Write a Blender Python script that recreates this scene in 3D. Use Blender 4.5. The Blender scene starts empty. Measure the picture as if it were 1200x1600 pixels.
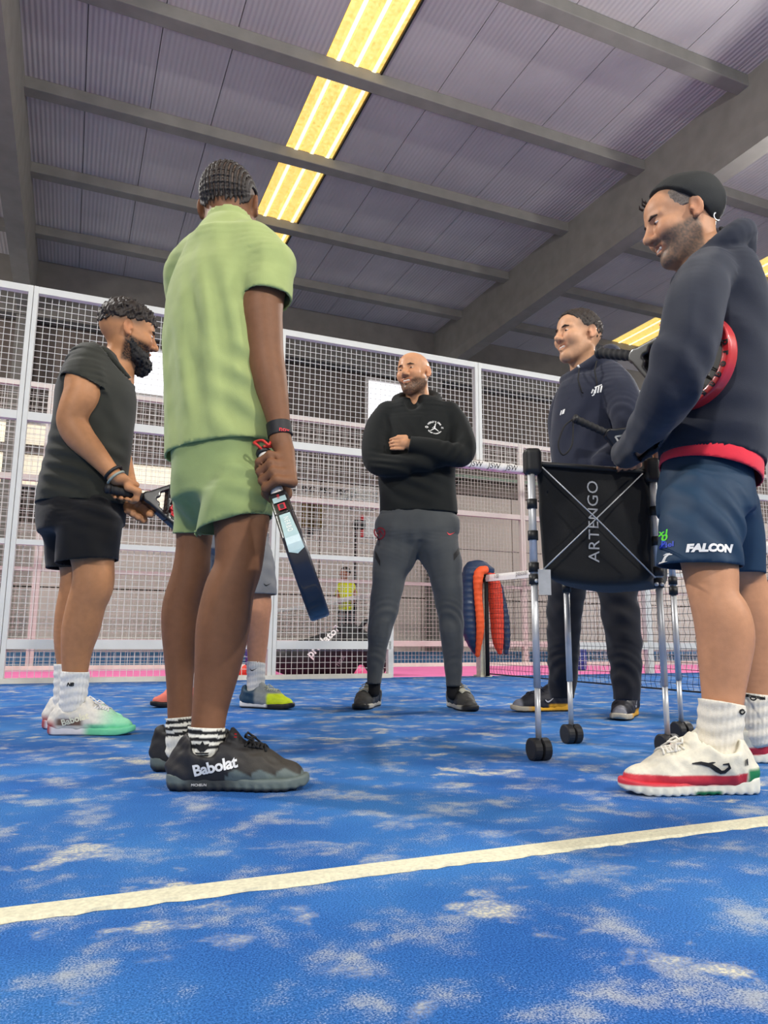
import bpy, bmesh, math, random
import numpy as np
from mathutils import Vector, Matrix
from mathutils.bvhtree import BVHTree

# ------------------------------------------------------------------ camera, world, light, exposure
SC = bpy.context.scene
COL = SC.collection
FPX, TILT, ROLL, YAW, EYE = 1150.0, math.radians(9.78), math.radians(0.37), math.radians(23.0), 0.335
_r0 = np.array([1.0, 0, 0]); FW = np.array([0, math.cos(TILT), math.sin(TILT)]); _u0 = np.cross(_r0, FW)
RT = math.cos(ROLL) * _r0 + math.sin(ROLL) * _u0
UP = np.cross(RT, FW)
cam = bpy.data.cameras.new('camera')
cam.sensor_fit = 'VERTICAL'; cam.sensor_height = 36.0; cam.lens = FPX / 1600.0 * 36.0
cam.clip_start = 0.05; cam.clip_end = 200
camo = bpy.data.objects.new('camera', cam); COL.objects.link(camo)
camo.matrix_world = Matrix(((RT[0], UP[0], -FW[0], 0), (RT[1], UP[1], -FW[1], 0), (RT[2], UP[2], -FW[2], EYE), (0, 0, 0, 1)))
SC.camera = camo
world = bpy.data.worlds.new('hall_air'); SC.world = world; world.use_nodes = True
world.node_tree.nodes['Background'].inputs[0].default_value = (1.0, 0.975, 0.94, 1)
world.node_tree.nodes['Background'].inputs[1].default_value = 0.62
SC.view_settings.view_transform = 'Standard'; SC.view_settings.look = 'None'
SC.view_settings.gamma = 1.0; SC.view_settings.use_curve_mapping = False
SC.view_settings.exposure = -0.38
LAMP_W = 720.0          # each court floodlight, lit in its own builder below
SKY_E = 1.35             # roof light panels

HALL = Matrix.Rotation(YAW, 4, 'Z')     # hall axes: u along the side fence, v across the court


def srgb(*c):
    if len(c) == 1: c = c[0]
    o = []
    for v in c[:3]:
        v = v / 255.0
        o.append(v / 12.92 if v <= 0.04045 else ((v + 0.055) / 1.055) ** 2.4)
    return tuple(o)


def P(px, py, d):
    """point at ground distance d (metres in front of the eye) seen at px, py of the 1200x1600 frame"""
    r = FW + (px - 600) / FPX * RT + (800 - py) / FPX * UP
    return r * ((d + SHIFT[0]) / r[1]) + np.array([0, 0, EYE])


SHIFT = [0.0]


def PPM(p):
    """pixels per metre at a point"""
    return FPX / float((np.asarray(p) - [0, 0, EYE]) @ FW)


def hv(u, v, z=0.0):
    c, s = math.cos(YAW), math.sin(YAW)
    return np.array([c * u - s * v, s * u + c * v, z])


def nrm(v):
    v = np.asarray(v, float); return v / np.linalg.norm(v)


# ------------------------------------------------------------------ materials
MATS = {}


def nodes_of(name):
    m = bpy.data.materials.new(name); m.use_nodes = True
    nt = m.node_tree; b = nt.nodes['Principled BSDF']
    return m, nt, b


def mat(name, col, rough=0.6, metal=0.0, var=0.12, scale=40.0, bump=0.0, bscale=300.0, spec=0.5, sheen=0.0, coat=0.0, stretch=None):
    if name in MATS: return MATS[name]
    m, nt, b = nodes_of(name)
    b.inputs['Roughness'].default_value = rough; b.inputs['Metallic'].default_value = metal
    b.inputs['Specular IOR Level'].default_value = spec
    if sheen: b.inputs['Sheen Weight'].default_value = sheen
    if coat: b.inputs['Coat Weight'].default_value = coat
    tc = nt.nodes.new('ShaderNodeTexCoord'); out = tc.outputs['Object']
    if stretch:
        mp = nt.nodes.new('ShaderNodeMapping'); mp.inputs['Scale'].default_value = stretch
        nt.links.new(out, mp.inputs[0]); out = mp.outputs[0]
    n = nt.nodes.new('ShaderNodeTexNoise'); n.inputs['Scale'].default_value = scale; n.inputs['Detail'].default_value = 4
    nt.links.new(out, n.inputs['Vector'])
    cr = nt.nodes.new('ShaderNodeValToRGB')
    cr.color_ramp.elements[0].position = 0.25; cr.color_ramp.elements[1].position = 0.75
    cr.color_ramp.elements[0].color = (*[c * (1 - var) for c in col], 1); cr.color_ramp.elements[1].color = (*[min(1, c * (1 + var)) for c in col], 1)
    nt.links.new(n.outputs['Fac'], cr.inputs[0]); nt.links.new(cr.outputs[0], b.inputs['Base Color'])
    if bump:
        n2 = nt.nodes.new('ShaderNodeTexNoise'); n2.inputs['Scale'].default_value = bscale; n2.inputs['Detail'].default_value = 2
        nt.links.new(out, n2.inputs['Vector'])
        bp = nt.nodes.new('ShaderNodeBump'); bp.inputs['Strength'].default_value = bump; bp.inputs['Distance'].default_value = 0.002
        nt.links.new(n2.outputs['Fac'], bp.inputs['Height']); nt.links.new(bp.outputs[0], b.inputs['Normal'])
    MATS[name] = m
    return m


def mat_vc(name, rough=0.55, bump=0.15, bscale=250.0, spec=0.4, sss=0.0, var=0.1, vscale=60.0):
    """colour from the mesh's own colour attribute, broken up by a little noise"""
    if name in MATS: return MATS[name]
    m, nt, b = nodes_of(name)
    b.inputs['Roughness'].default_value = rough; b.inputs['Specular IOR Level'].default_value = spec
    if sss:
        b.inputs['Subsurface Weight'].default_value = sss; b.inputs['Subsurface Radius'].default_value = (0.012, 0.005, 0.003); b.inputs['Subsurface Scale'].default_value = 0.6
    a = nt.nodes.new('ShaderNodeAttribute'); a.attribute_name = 'Col'
    tc = nt.nodes.new('ShaderNodeTexCoord')
    n = nt.nodes.new('ShaderNodeTexNoise'); n.inputs['Scale'].default_value = vscale; n.inputs['Detail'].default_value = 5
    nt.links.new(tc.outputs['Object'], n.inputs['Vector'])
    mr = nt.nodes.new('ShaderNodeMapRange'); mr.inputs[1].default_value = 0.3; mr.inputs[2].default_value = 0.7
    mr.inputs[3].default_value = 1 - var; mr.inputs[4].default_value = 1 + var
    nt.links.new(n.outputs['Fac'], mr.inputs[0])
    mx = nt.nodes.new('ShaderNodeVectorMath'); mx.operation = 'SCALE'
    nt.links.new(a.outputs['Color'], mx.inputs[0]); nt.links.new(mr.outputs[0], mx.inputs['Scale'])
    nt.links.new(mx.outputs[0], b.inputs['Base Color'])
    if bump:
        n2 = nt.nodes.new('ShaderNodeTexNoise'); n2.inputs['Scale'].default_value = bscale; n2.inputs['Detail'].default_value = 2
        nt.links.new(tc.outputs['Object'], n2.inputs['Vector'])
        bp = nt.nodes.new('ShaderNodeBump'); bp.inputs['Strength'].default_value = bump; bp.inputs['Distance'].default_value = 0.002
        nt.links.new(n2.outputs['Fac'], bp.inputs['Height']); nt.links.new(bp.outputs[0], b.inputs['Normal'])
    MATS[name] = m
    return m


def mat_glow(name, col, e):
    if name in MATS: return MATS[name]
    m, nt, b = nodes_of(name)
    b.inputs['Base Color'].default_value = (*col, 1); b.inputs['Emission Color'].default_value = (*col, 1); b.inputs['Emission Strength'].default_value = e
    MATS[name] = m
    return m


# ------------------------------------------------------------------ objects
BASE = {}


def base_of(parent):
    return BASE.get(parent.name, np.zeros(3)) if parent else np.zeros(3)


def tag(o, label=None, cat=None, group=None, kind=None):
    if label: o['label'] = label
    if cat: o['category'] = cat
    if group: o['group'] = group
    if kind: o['kind'] = kind
    return o


def thing(name, label, cat, loc=(0, 0, 0), group=None, rz=0.0):
    o = bpy.data.objects.new(name, None); COL.objects.link(o)
    o.empty_display_size = 0.1
    o.location = loc; o.rotation_euler = (0, 0, rz); BASE[o.name] = np.array(loc, float) if not rz else np.zeros(3)
    return tag(o, label, cat, group)


def raw(name, V, Fc, m=None, parent=None, smooth=True, col=None, sub=True):
    """mesh object from arrays in world coordinates (or in the parent's own frame when sub is False)"""
    V = np.asarray(V, np.float32); b = base_of(parent) if sub else np.zeros(3)
    me = bpy.data.meshes.new(name)
    Vl = (V - b).astype(np.float32)
    if isinstance(Fc, np.ndarray):
        nf, k = Fc.shape
        me.vertices.add(len(Vl)); me.vertices.foreach_set('co', Vl.ravel())
        me.loops.add(nf * k); me.loops.foreach_set('vertex_index', Fc.astype(np.int32).ravel())
        me.polygons.add(nf); me.polygons.foreach_set('loop_start', np.arange(0, nf * k, k, dtype=np.int32))
        me.update(calc_edges=True)
    else:
        me.from_pydata(Vl.tolist(), [], [list(map(int, f)) for f in Fc]); me.update()
    if smooth: me.polygons.foreach_set('use_smooth', np.ones(len(me.polygons), bool))
    if col is not None:
        a = me.color_attributes.new('Col', 'FLOAT_COLOR', 'POINT')
        c4 = np.ones((len(Vl), 4), np.float32); c4[:, :3] = col
        a.data.foreach_set('color', c4.ravel())
    if m: me.materials.append(m)
    o = bpy.data.objects.new(name, me); COL.objects.link(o)
    if parent:
        o.parent = parent; BASE[o.name] = b
    return o


class MB:
    """collects simple solids into one mesh"""
    def __init__(s): s.v = []; s.f = []

    def add(s, V, Fc):
        n = len(s.v); s.v += [tuple(map(float, p)) for p in V]; s.f += [tuple(i + n for i in f) for f in Fc]; return s

    def box(s, lo, hi, M=None):
        x0, y0, z0 = lo; x1, y1, z1 = hi
        V = [(x0, y0, z0), (x1, y0, z0), (x1, y1, z0), (x0, y1, z0), (x0, y0, z1), (x1, y0, z1), (x1, y1, z1), (x0, y1, z1)]
        if M is not None: V = [tuple(M @ Vector(p)) for p in V]
        return s.add(V, [(3, 2, 1, 0), (4, 5, 6, 7), (0, 1, 5, 4), (1, 2, 6, 5), (2, 3, 7, 6), (3, 0, 4, 7)])

    def tube(s, pts, r, n=8, caps=True):
        pts = [np.asarray(p, float) for p in pts]
        rs = r if hasattr(r, '__len__') else [r] * len(pts)
        V = []; Fc = []; prev = None
        for i, p in enumerate(pts):
            t = nrm(pts[min(i + 1, len(pts) - 1)] - pts[max(i - 1, 0)])
            if prev is None:
                a = np.cross(t, [0, 0, 1.0])
                if np.linalg.norm(a) < 1e-3: a = np.cross(t, [0, 1.0, 0])
            else:
                a = prev - t * (prev @ t)
            a = nrm(a); prev = a; b = np.cross(t, a)
            for k in range(n):
                w = 2 * math.pi * k / n
                V.append(p + rs[i] * (math.cos(w) * a + math.sin(w) * b))
        for i in range(len(pts) - 1):
            for k in range(n):
                k2 = (k + 1) % n
                Fc.append((i * n + k, i * n + k2, (i + 1) * n + k2, (i + 1) * n + k))
        if caps:
            Fc.append(tuple(range(n - 1, -1, -1))); Fc.append(tuple((len(pts) - 1) * n + k for k in range(n)))
        return s.add(V, Fc)

    def build(s, name, m, parent=None, smooth=False, hall=False, sub=True, bevel=0.0):
        o = raw(name, np.array(s.v), s.f, m, parent, smooth, sub=sub)
        if hall: o.rotation_euler = (0, 0, YAW)
        if bevel:
            md = o.modifiers.new('bevel', 'BEVEL'); md.width = bevel; md.segments = 2; md.limit_method = 'ANGLE'
        return o


# ------------------------------------------------------------------ signed distance modelling
def cap(a, b, ra, rb=None):
    a = np.asarray(a, float); b = np.asarray(b, float); rb = ra if rb is None else rb
    ba = b - a; bb = max(float(ba @ ba), 1e-12)

    def f(X, Y, Z):
        px, py, pz = X - a[0], Y - a[1], Z - a[2]
        t = np.clip((px * ba[0] + py * ba[1] + pz * ba[2]) / bb, 0, 1)
        return np.sqrt((px - t * ba[0]) ** 2 + (py - t * ba[1]) ** 2 + (pz - t * ba[2]) ** 2) - (ra + (rb - ra) * t)
    return f, np.minimum(a - ra, b - rb), np.maximum(a + ra, b + rb)


def ball(c, r): return cap(c, c, r)


def ell(c, r, R=None):
    c = np.asarray(c, float); r = np.asarray(r, float); R = np.eye(3) if R is None else np.asarray(R, float)
    ext = np.sqrt(((R.T * r) ** 2).sum(1))

    def f(X, Y, Z):
        x, y, z = X - c[0], Y - c[1], Z - c[2]
        q = [R[i, 0] * x + R[i, 1] * y + R[i, 2] * z for i in range(3)]
        k0 = np.sqrt((q[0] / r[0]) ** 2 + (q[1] / r[1]) ** 2 + (q[2] / r[2]) ** 2)
        k1 = np.sqrt((q[0] / r[0] ** 2) ** 2 + (q[1] / r[1] ** 2) ** 2 + (q[2] / r[2] ** 2) ** 2) + 1e-9
        return k0 * (k0 - 1) / k1
    return f, c - ext, c + ext


def rbox(c, h, R=None, r=0.01):
    c = np.asarray(c, float); h = np.asarray(h, float) - r; R = np.eye(3) if R is None else np.asarray(R, float)
    ext = (np.abs(R.T) * (h + r)).sum(1)

    def f(X, Y, Z):
        x, y, z = X - c[0], Y - c[1], Z - c[2]
        q = [np.abs(R[i, 0] * x + R[i, 1] * y + R[i, 2] * z) - h[i] for i in range(3)]
        o = np.sqrt(sum(np.maximum(k, 0) ** 2 for k in q))
        return o + np.minimum(np.maximum(np.maximum(q[0], q[1]), q[2]), 0) - r
    return f, c - ext, c + ext


def seg(c0, c1, s0, s1, rs0, rs1, rf0, rf1, ra=None):
    """elliptical loft between two rings; s = side axis, rs/rf = half extents along side / front"""
    c0 = np.asarray(c0, float); c1 = np.asarray(c1, float); a = c1 - c0; L = np.linalg.norm(a); ah = a / L
    sd = nrm(np.asarray(s0) + np.asarray(s1)); sd = nrm(sd - ah * (sd @ ah)); fr = np.cross(ah, sd)
    ra = ra or 0.5 * min(rs0, rs1, rf0, rf1)
    m = max(rs0, rs1, rf0, rf1)

    def f(X, Y, Z):
        x, y, z = X - c0[0], Y - c0[1], Z - c0[2]
        ax = x * ah[0] + y * ah[1] + z * ah[2]
        t = np.clip(ax / L, 0, 1)
        qa = (ax - t * L)
        qs = x * sd[0] + y * sd[1] + z * sd[2]; qf = x * fr[0] + y * fr[1] + z * fr[2]
        rs = rs0 + (rs1 - rs0) * t; rf = rf0 + (rf1 - rf0) * t
        k0 = np.sqrt((qs / rs) ** 2 + (qf / rf) ** 2 + (qa / ra) ** 2)
        k1 = np.sqrt((qs / rs ** 2) ** 2 + (qf / rf ** 2) ** 2 + (qa / ra ** 2) ** 2) + 1e-9
        return k0 * (k0 - 1) / k1
    return f, np.minimum(c0, c1) - m, np.maximum(c0, c1) + m


def fn(f, lo, hi): return f, np.asarray(lo, float), np.asarray(hi, float)


class Field:
    def __init__(s, res): s.res = res; s.ops = []; s.disp = None

    def add(s, p, k=0.0): s.ops.append(('+', p, k)); return s

    def sub(s, p, k=0.0): s.ops.append(('-', p, k)); return s

    def cut(s, f): s.ops.append(('x', f, 0)); return s          # keep where f(X,Y,Z) < 0

    def chain(s, pts, rad, k=0.0):
        for i in range(len(pts) - 1): s.add(cap(pts[i], pts[i + 1], rad[i], rad[i + 1]), k if i else s.k0(k))
        return s

    def k0(s, k): return k

    def rings(s, R, k=0.012, ra=None):
        """R: list of (centre, side axis, half side, half front)"""
        for i in range(len(R) - 1):
            a, b = R[i], R[i + 1]
            s.add(seg(a[0], b[0], a[1], b[1], a[2], b[2], a[3], b[3], ra), k)
        return s

    def arrays(s):
        res = s.res
        lo = np.min([p[1] for o, p, k in s.ops if o == '+'], 0) - 3 * res
        hi = np.max([p[2] for o, p, k in s.ops if o == '+'], 0) + 3 * res
        n = np.ceil((hi - lo) / res).astype(int) + 1
        ax = [(lo[i] + res * np.arange(n[i])).astype(np.float32) for i in range(3)]
        X, Y, Z = ax[0][:, None, None], ax[1][None, :, None], ax[2][None, None, :]
        D = np.full(n, 0.25, np.float32)
        for o, p, k in s.ops:
            if o == 'x':
                D = np.maximum(D, p(X, Y, Z).astype(np.float32)); continue
            mg = k + 3 * res
            i0 = np.clip(np.floor((p[1] - mg - lo) / res).astype(int), 0, n - 1)
            i1 = np.clip(np.ceil((p[2] + mg - lo) / res).astype(int) + 1, 1, n)
            if (i1 <= i0).any(): continue
            sl = tuple(slice(a, b) for a, b in zip(i0, i1))
            d = p[0](X[sl[0]], Y[:, sl[1]], Z[:, :, sl[2]]).astype(np.float32)
            A = D[sl]
            if o == '+':
                if k > 0:
                    h = np.maximum(k - np.abs(A - d), 0) / k
                    D[sl] = np.minimum(A, d) - h * h * (k * 0.25)
                else: D[sl] = np.minimum(A, d)
            else:
                d = -d
                if k > 0:
                    h = np.maximum(k - np.abs(A - d), 0) / k
                    D[sl] = np.maximum(A, d) + h * h * (k * 0.25)
                else: D[sl] = np.maximum(A, d)
        if s.disp is not None:
            I = np.nonzero(np.abs(D) < 0.03)
            p = np.stack([ax[0][I[0]], ax[1][I[1]], ax[2][I[2]]], 1)
            D[I] += s.disp(p).astype(np.float32)
        return D, lo

    def surf(s):
        D, lo = s.arrays(); res = s.res
        S = D < 0; Q = S.view(np.uint8)
        c = Q[:-1] + Q[1:]; c = c[:, :-1] + c[:, 1:]; c = c[:, :, :-1] + c[:, :, 1:]
        I = np.argwhere((c > 0) & (c < 8)); N = len(I)
        ident = np.full(c.shape, -1, np.int32); ident[I[:, 0], I[:, 1], I[:, 2]] = np.arange(N)
        off = np.array([(i, j, k) for i in (0, 1) for j in (0, 1) for k in (0, 1)])
        val = np.stack([D[I[:, 0] + o[0], I[:, 1] + o[1], I[:, 2] + o[2]] for o in off], 1)
        acc = np.zeros((N, 3), np.float32); cnt = np.zeros(N, np.float32)
        for a in range(8):
            for b in range(a + 1, 8):
                if np.abs(off[a] - off[b]).sum() != 1: continue
                va, vb = val[:, a], val[:, b]; m = (va < 0) != (vb < 0)
                t = np.where(m, va / np.where(m, va - vb, 1), 0)[:, None]
                acc += np.where(m[:, None], off[a] + t * (off[b] - off[a]), 0); cnt += m
        V = lo + res * (I + acc / cnt[:, None])
        Fs = []
        for ax_, (b1, b2) in ((0, (1, 2)), (1, (2, 0)), (2, (0, 1))):
            s0 = [slice(None)] * 3; s1 = [slice(None)] * 3; s0[ax_] = slice(0, -1); s1[ax_] = slice(1, None)
            x = np.argwhere(S[tuple(s0)] != S[tuple(s1)])
            if not len(x): continue
            ins = S[x[:, 0], x[:, 1], x[:, 2]]

            def cell(o1, o2):
                y = x.copy(); y[:, b1] += o1; y[:, b2] += o2
                return ident[y[:, 0], y[:, 1], y[:, 2]]
            q = np.stack([cell(-1, -1), cell(0, -1), cell(0, 0), cell(-1, 0)], 1)
            q[~ins] = q[~ins][:, ::-1]
            Fs.append(q)
        Fq = np.concatenate(Fs); Fq = Fq[(Fq >= 0).all(1)]
        return V, Fq


def clip(V, Fq, planes, solid=0.0):
    """cut open ends: planes = list of (point, outward normal, centre, radius or None)"""
    bm = bmesh.new()
    bv = [bm.verts.new(p) for p in V.tolist()]
    for f in Fq.tolist():
        try: bm.faces.new([bv[i] for i in f])
        except ValueError: pass
    for co, no, ctr, rad in planes:
        if rad is None:
            g = bm.verts[:] + bm.edges[:] + bm.faces[:]
            bmesh.ops.bisect_plane(bm, geom=g, plane_co=co, plane_no=no, clear_outer=True)
        else:
            C = Vector(ctr)
            fs = [f for f in bm.faces if (f.calc_center_median() - C).length < rad]
            es = list({e for f in fs for e in f.edges}); vs = list({v for f in fs for v in f.verts})
            r = bmesh.ops.bisect_plane(bm, geom=vs + es + fs, plane_co=co, plane_no=no, clear_outer=False)
            co_ = Vector(co); n_ = Vector(no)
            kill = [f for f in bm.faces if (f.calc_center_median() - C).length < rad and (f.calc_center_median() - co_).dot(n_) > 0]
            bmesh.ops.delete(bm, geom=kill, context='FACES')
    lone = [v for v in bm.verts if not v.link_faces]
    bmesh.ops.delete(bm, geom=lone, context='VERTS')
    bm.verts.index_update()
    V2 = np.array([v.co[:] for v in bm.verts]); F2 = [[v.index for v in f.verts] for f in bm.faces]
    bm.free()
    return V2, F2


def solidify(o, t):
    md = o.modifiers.new('thickness', 'SOLIDIFY'); md.thickness = t; md.offset = -1.0
    return o


def waves(seed, amp, lam, n=7, stretch=(1, 1, 1)):
    rng = np.random.RandomState(seed); K = []
    for i in range(n):
        d = nrm(rng.normal(size=3)) * np.array(stretch)
        K.append((d * 2 * math.pi / (lam * rng.uniform(0.6, 1.6)), rng.uniform(0, 6.28)))

    def f(p):
        w = 0.35 * np.sin(p @ (K[0][0] * 0.7) + 1.3)
        return amp / math.sqrt(n) * sum(np.sin(p @ k + ph + w) for k, ph in K)
    return f


def fold(p, c, n, lam, amp, rad, ph=0.0, sharp=1.0, bend=0.0):
    """a patch of parallel folds around c; n = across the folds, rad = (3 radii or one)"""
    q = p - np.asarray(c); n = nrm(n)
    t = q @ n
    g = np.exp(-(q ** 2).sum(1) / rad ** 2)
    s = np.sin(2 * math.pi * (t + bend * (q ** 2).sum(1) / rad) / lam + ph)
    if sharp != 1.0: s = np.sign(s) * np.abs(s) ** sharp
    return amp * g * s


# ------------------------------------------------------------------ flat prints laid onto a surface
def text2d(txt, size=1.0, shear=0.0, bold=0.0, spacing=1.0):
    cu = bpy.data.curves.new('t', 'FONT'); cu.body = txt; cu.size = size; cu.shear = shear; cu.offset = bold
    cu.space_character = spacing; cu.align_x = 'CENTER'; cu.align_y = 'CENTER'; cu.resolution_u = 3
    ob = bpy.data.objects.new('t', cu)
    me = bpy.data.meshes.new_from_object(ob)
    V = np.array([v.co[:2] for v in me.vertices]).reshape(-1, 2); Fc = [tuple(p.vertices) for p in me.polygons]
    bpy.data.objects.remove(ob); bpy.data.curves.remove(cu); bpy.data.meshes.remove(me)
    return V, Fc


def poly2d(pts): return np.array(pts, float), [tuple(range(len(pts)))]


def strip2d(pts, w):
    """a stroke of given half width(s) along points"""
    pts = np.array(pts, float); w = np.full(len(pts), w) if np.isscalar(w) else np.array(w)
    t = np.gradient(pts, axis=0); t /= np.linalg.norm(t, axis=1)[:, None] + 1e-9; nn = np.stack([-t[:, 1], t[:, 0]], 1)
    V = np.concatenate([pts + nn * w[:, None], pts - nn * w[:, None]]); n = len(pts)
    return V, [(i, n + i, n + i + 1, i + 1) for i in range(n - 1)]


def merge2d(*L):
    V = []; Fc = []; n = 0
    for v, f in L:
        V.append(v); Fc += [tuple(i + n for i in q) for q in f]; n += len(v)
    return np.concatenate(V), Fc


def xf2d(vf, s=1.0, r=0.0, t=(0, 0)):
    v, f = vf; c, q = math.cos(r), math.sin(r)
    return (np.array(v) * s) @ np.array([[c, q], [-q, c]]) + np.array(t), f


def bvh_of(V, Fc): return BVHTree.FromPolygons(np.asarray(V, float).tolist(), [list(map(int, f)) for f in (Fc.tolist() if isinstance(Fc, np.ndarray) else Fc)])


def decal(name, vf, at, xd, yd, bvh, m, parent, off=0.0022, reach=0.12, cuts=0.012):
    v2, fc = vf; xd = nrm(xd); yd = nrm(np.asarray(yd) - xd * (np.asarray(yd) @ xd)); n = np.cross(xd, yd)
    bm = bmesh.new(); bv = [bm.verts.new((float(x), float(y), 0)) for x, y in v2]
    for f in fc:
        try: bm.faces.new([bv[i] for i in f])
        except ValueError: pass
    bmesh.ops.triangulate(bm, faces=bm.faces[:])
    for it in range(3):
        es = [e for e in bm.edges if e.calc_length() > cuts]
        if not es: break
        bmesh.ops.subdivide_edges(bm, edges=es, cuts=1)
        bmesh.ops.triangulate(bm, faces=bm.faces[:])
    bm.verts.index_update()
    W = []
    at = np.asarray(at, float)
    for v in bm.verts:
        p = at + xd * v.co.x + yd * v.co.y
        h = bvh.ray_cast(Vector(p + n * reach), Vector(-n), reach * 2.5) if bvh else (None,)
        W.append(np.array(h[0]) + n * off if h[0] is not None else p)
    F2 = [[v.index for v in f.verts] for f in bm.faces]; bm.free()
    return raw(name, np.array(W), F2, m, parent, smooth=False)
# ------------------------------------------------------------------ structure: floor, walls, roof
def hthing(name, label, cat, loc, group=None):
    o = bpy.data.objects.new(name, None); COL.objects.link(o); o.empty_display_size = 0.1
    o.location = hv(*loc); o.rotation_euler = (0, 0, YAW); BASE[o.name] = np.array(loc, float)
    return tag(o, label, cat, group)


def turf_material(name, c0, c1, sand=1.0):
    m, nt, b = nodes_of(name)
    b.inputs['Roughness'].default_value = 0.95; b.inputs['Specular IOR Level'].default_value = 0.15
    L = nt.links.new; tc = nt.nodes.new('ShaderNodeTexCoord')

    def noise(scale, detail=3, rough=0.55, stretch=None, dist=0.0):
        n = nt.nodes.new('ShaderNodeTexNoise'); n.inputs['Scale'].default_value = scale; n.inputs['Detail'].default_value = detail
        n.inputs['Roughness'].default_value = rough; n.inputs['Distortion'].default_value = dist
        if stretch:
            mp = nt.nodes.new('ShaderNodeMapping'); mp.inputs['Scale'].default_value = stretch; mp.inputs['Rotation'].default_value = (0, 0, 0.5)
            L(tc.outputs['Object'], mp.inputs[0]); L(mp.outputs[0], n.inputs['Vector'])
        else: L(tc.outputs['Object'], n.inputs['Vector'])
        return n.outputs['Fac']

    def rng(x, a, b_, lo=0.0, hi=1.0):
        r = nt.nodes.new('ShaderNodeMapRange'); r.inputs[1].default_value = a; r.inputs[2].default_value = b_; r.inputs[3].default_value = lo; r.inputs[4].default_value = hi
        r.interpolation_type = 'SMOOTHSTEP'; L(x, r.inputs[0]); return r.outputs[0]

    def op(o, a, b_):
        n = nt.nodes.new('ShaderNodeMath'); n.operation = o; n.use_clamp = False
        for i, v in enumerate((a, b_)):
            if isinstance(v, (int, float)): n.inputs[i].default_value = v
            else: L(v, n.inputs[i])
        return n.outputs[0]

    def mix(f, a, b_):
        n = nt.nodes.new('ShaderNodeMix'); n.data_type = 'RGBA'
        if isinstance(f, (int, float)): n.inputs[0].default_value = f
        else: L(f, n.inputs[0])
        for i, v in ((6, a), (7, b_)):
            if isinstance(v, tuple): n.inputs[i].default_value = (*v, 1)
            else: L(v, n.inputs[i])
        return n.outputs[2]
    grain = noise(420, 3, 0.7); grain2 = noise(170, 2, 0.6)
    blue = mix(rng(noise(2.2, 4), 0.3, 0.7), c0, c1)
    blue = mix(rng(grain, 0.36, 0.64), mix(0.55, blue, (0.0, 0.012, 0.05)), mix(0.25, blue, (0.12, 0.32, 0.75)))
    patch = rng(noise(5.5, 5, 0.62, (1, 1.3, 1), 0.15), 0.55, 0.67)          # trodden drifts of sand
    broad = rng(noise(1.3, 3), 0.42, 0.62)
    speck = rng(grain2, 0.42, 0.62)
    dust = rng(op('ADD', op('MULTIPLY', noise(9, 4, 0.6), 0.6), op('MULTIPLY', grain, 0.4)), 0.515, 0.63)
    f = op('MAXIMUM', op('MULTIPLY', op('MULTIPLY', patch, op('ADD', op('MULTIPLY', speck, 0.5), 0.45)), op('ADD', op('MULTIPLY', broad, 0.6), 0.4)), op('MULTIPLY', dust, 0.46))
    f = op('MULTIPLY', f, sand)
    colr = mix(f, blue, srgb(228, 222, 190))
    L(colr, b.inputs['Base Color'])
    bp = nt.nodes.new('ShaderNodeBump'); bp.inputs['Strength'].default_value = 0.55; bp.inputs['Distance'].default_value = 0.006
    L(grain, bp.inputs['Height']); L(bp.outputs[0], b.inputs['Normal'])
    return m


TURF = turf_material('blue_turf', srgb(34, 100, 188), srgb(66, 138, 216))
TURF2 = turf_material('far_turf', srgb(40, 105, 160), srgb(70, 140, 190), 0.5)


def slab(name, lo, hi, m, kind='structure', parent=None, bevel=0.0):
    o = MB().box(lo, hi).build(name, m, parent, hall=parent is None, bevel=bevel)
    if parent is None: o['kind'] = kind
    return o


slab('floor', (-9, -7, -0.12), (20, 6.12, 0.0), TURF)
# painted service line, edge ragged where the fibres stand up
rg = random.Random(4); V = []; Fc = []
N = 420
for i in range(N + 1):
    u = -3.5 + 9 * i / N
    V += [(u, 1.040 + rg.uniform(-.004, .004), .0005), (u, 1.045, .0042), (u, 1.087, .0042), (u, 1.092 + rg.uniform(-.004, .004), .0005)]
for i in range(N):
    for k in range(3): Fc.append((i * 4 + k, i * 4 + 4 + k, i * 4 + 5 + k, i * 4 + 1 + k))
o = raw('trim_1', np.array(V), Fc, mat('line_paint', srgb(214, 210, 184), 0.95, var=0.16, scale=160, bump=0.7, bscale=420), smooth=False)
o.rotation_euler = (0, 0, YAW); o['kind'] = 'structure'; o['label'] = 'white painted service line across the blue turf'
slab('floor_corridor', (-9, 6.12, -0.12), (20, 8.45, -0.004), mat('pink_floor', srgb(232, 120, 176), 0.7, var=0.06, scale=3))
slab('floor_far_court', (-9, 8.45, -0.12), (24, 18.5, -0.004), TURF2)
KERB = mat('kerb', srgb(226, 222, 208), 0.7, var=0.1, scale=12)
slab('trim_2', (-9, 6.03, 0), (2.64, 6.11, 0.035), KERB)
slab('trim_3', (-9, 8.46, -0.004), (20, 8.54, 0.04), KERB)

CONC = mat('concrete', srgb(134, 131, 124), 0.85, var=0.12, scale=3.5, bump=0.2, bscale=60)
CONCD = mat('concrete_dark', srgb(116, 112, 106), 0.85, var=0.12, scale=3.5, bump=0.2, bscale=60)


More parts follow.
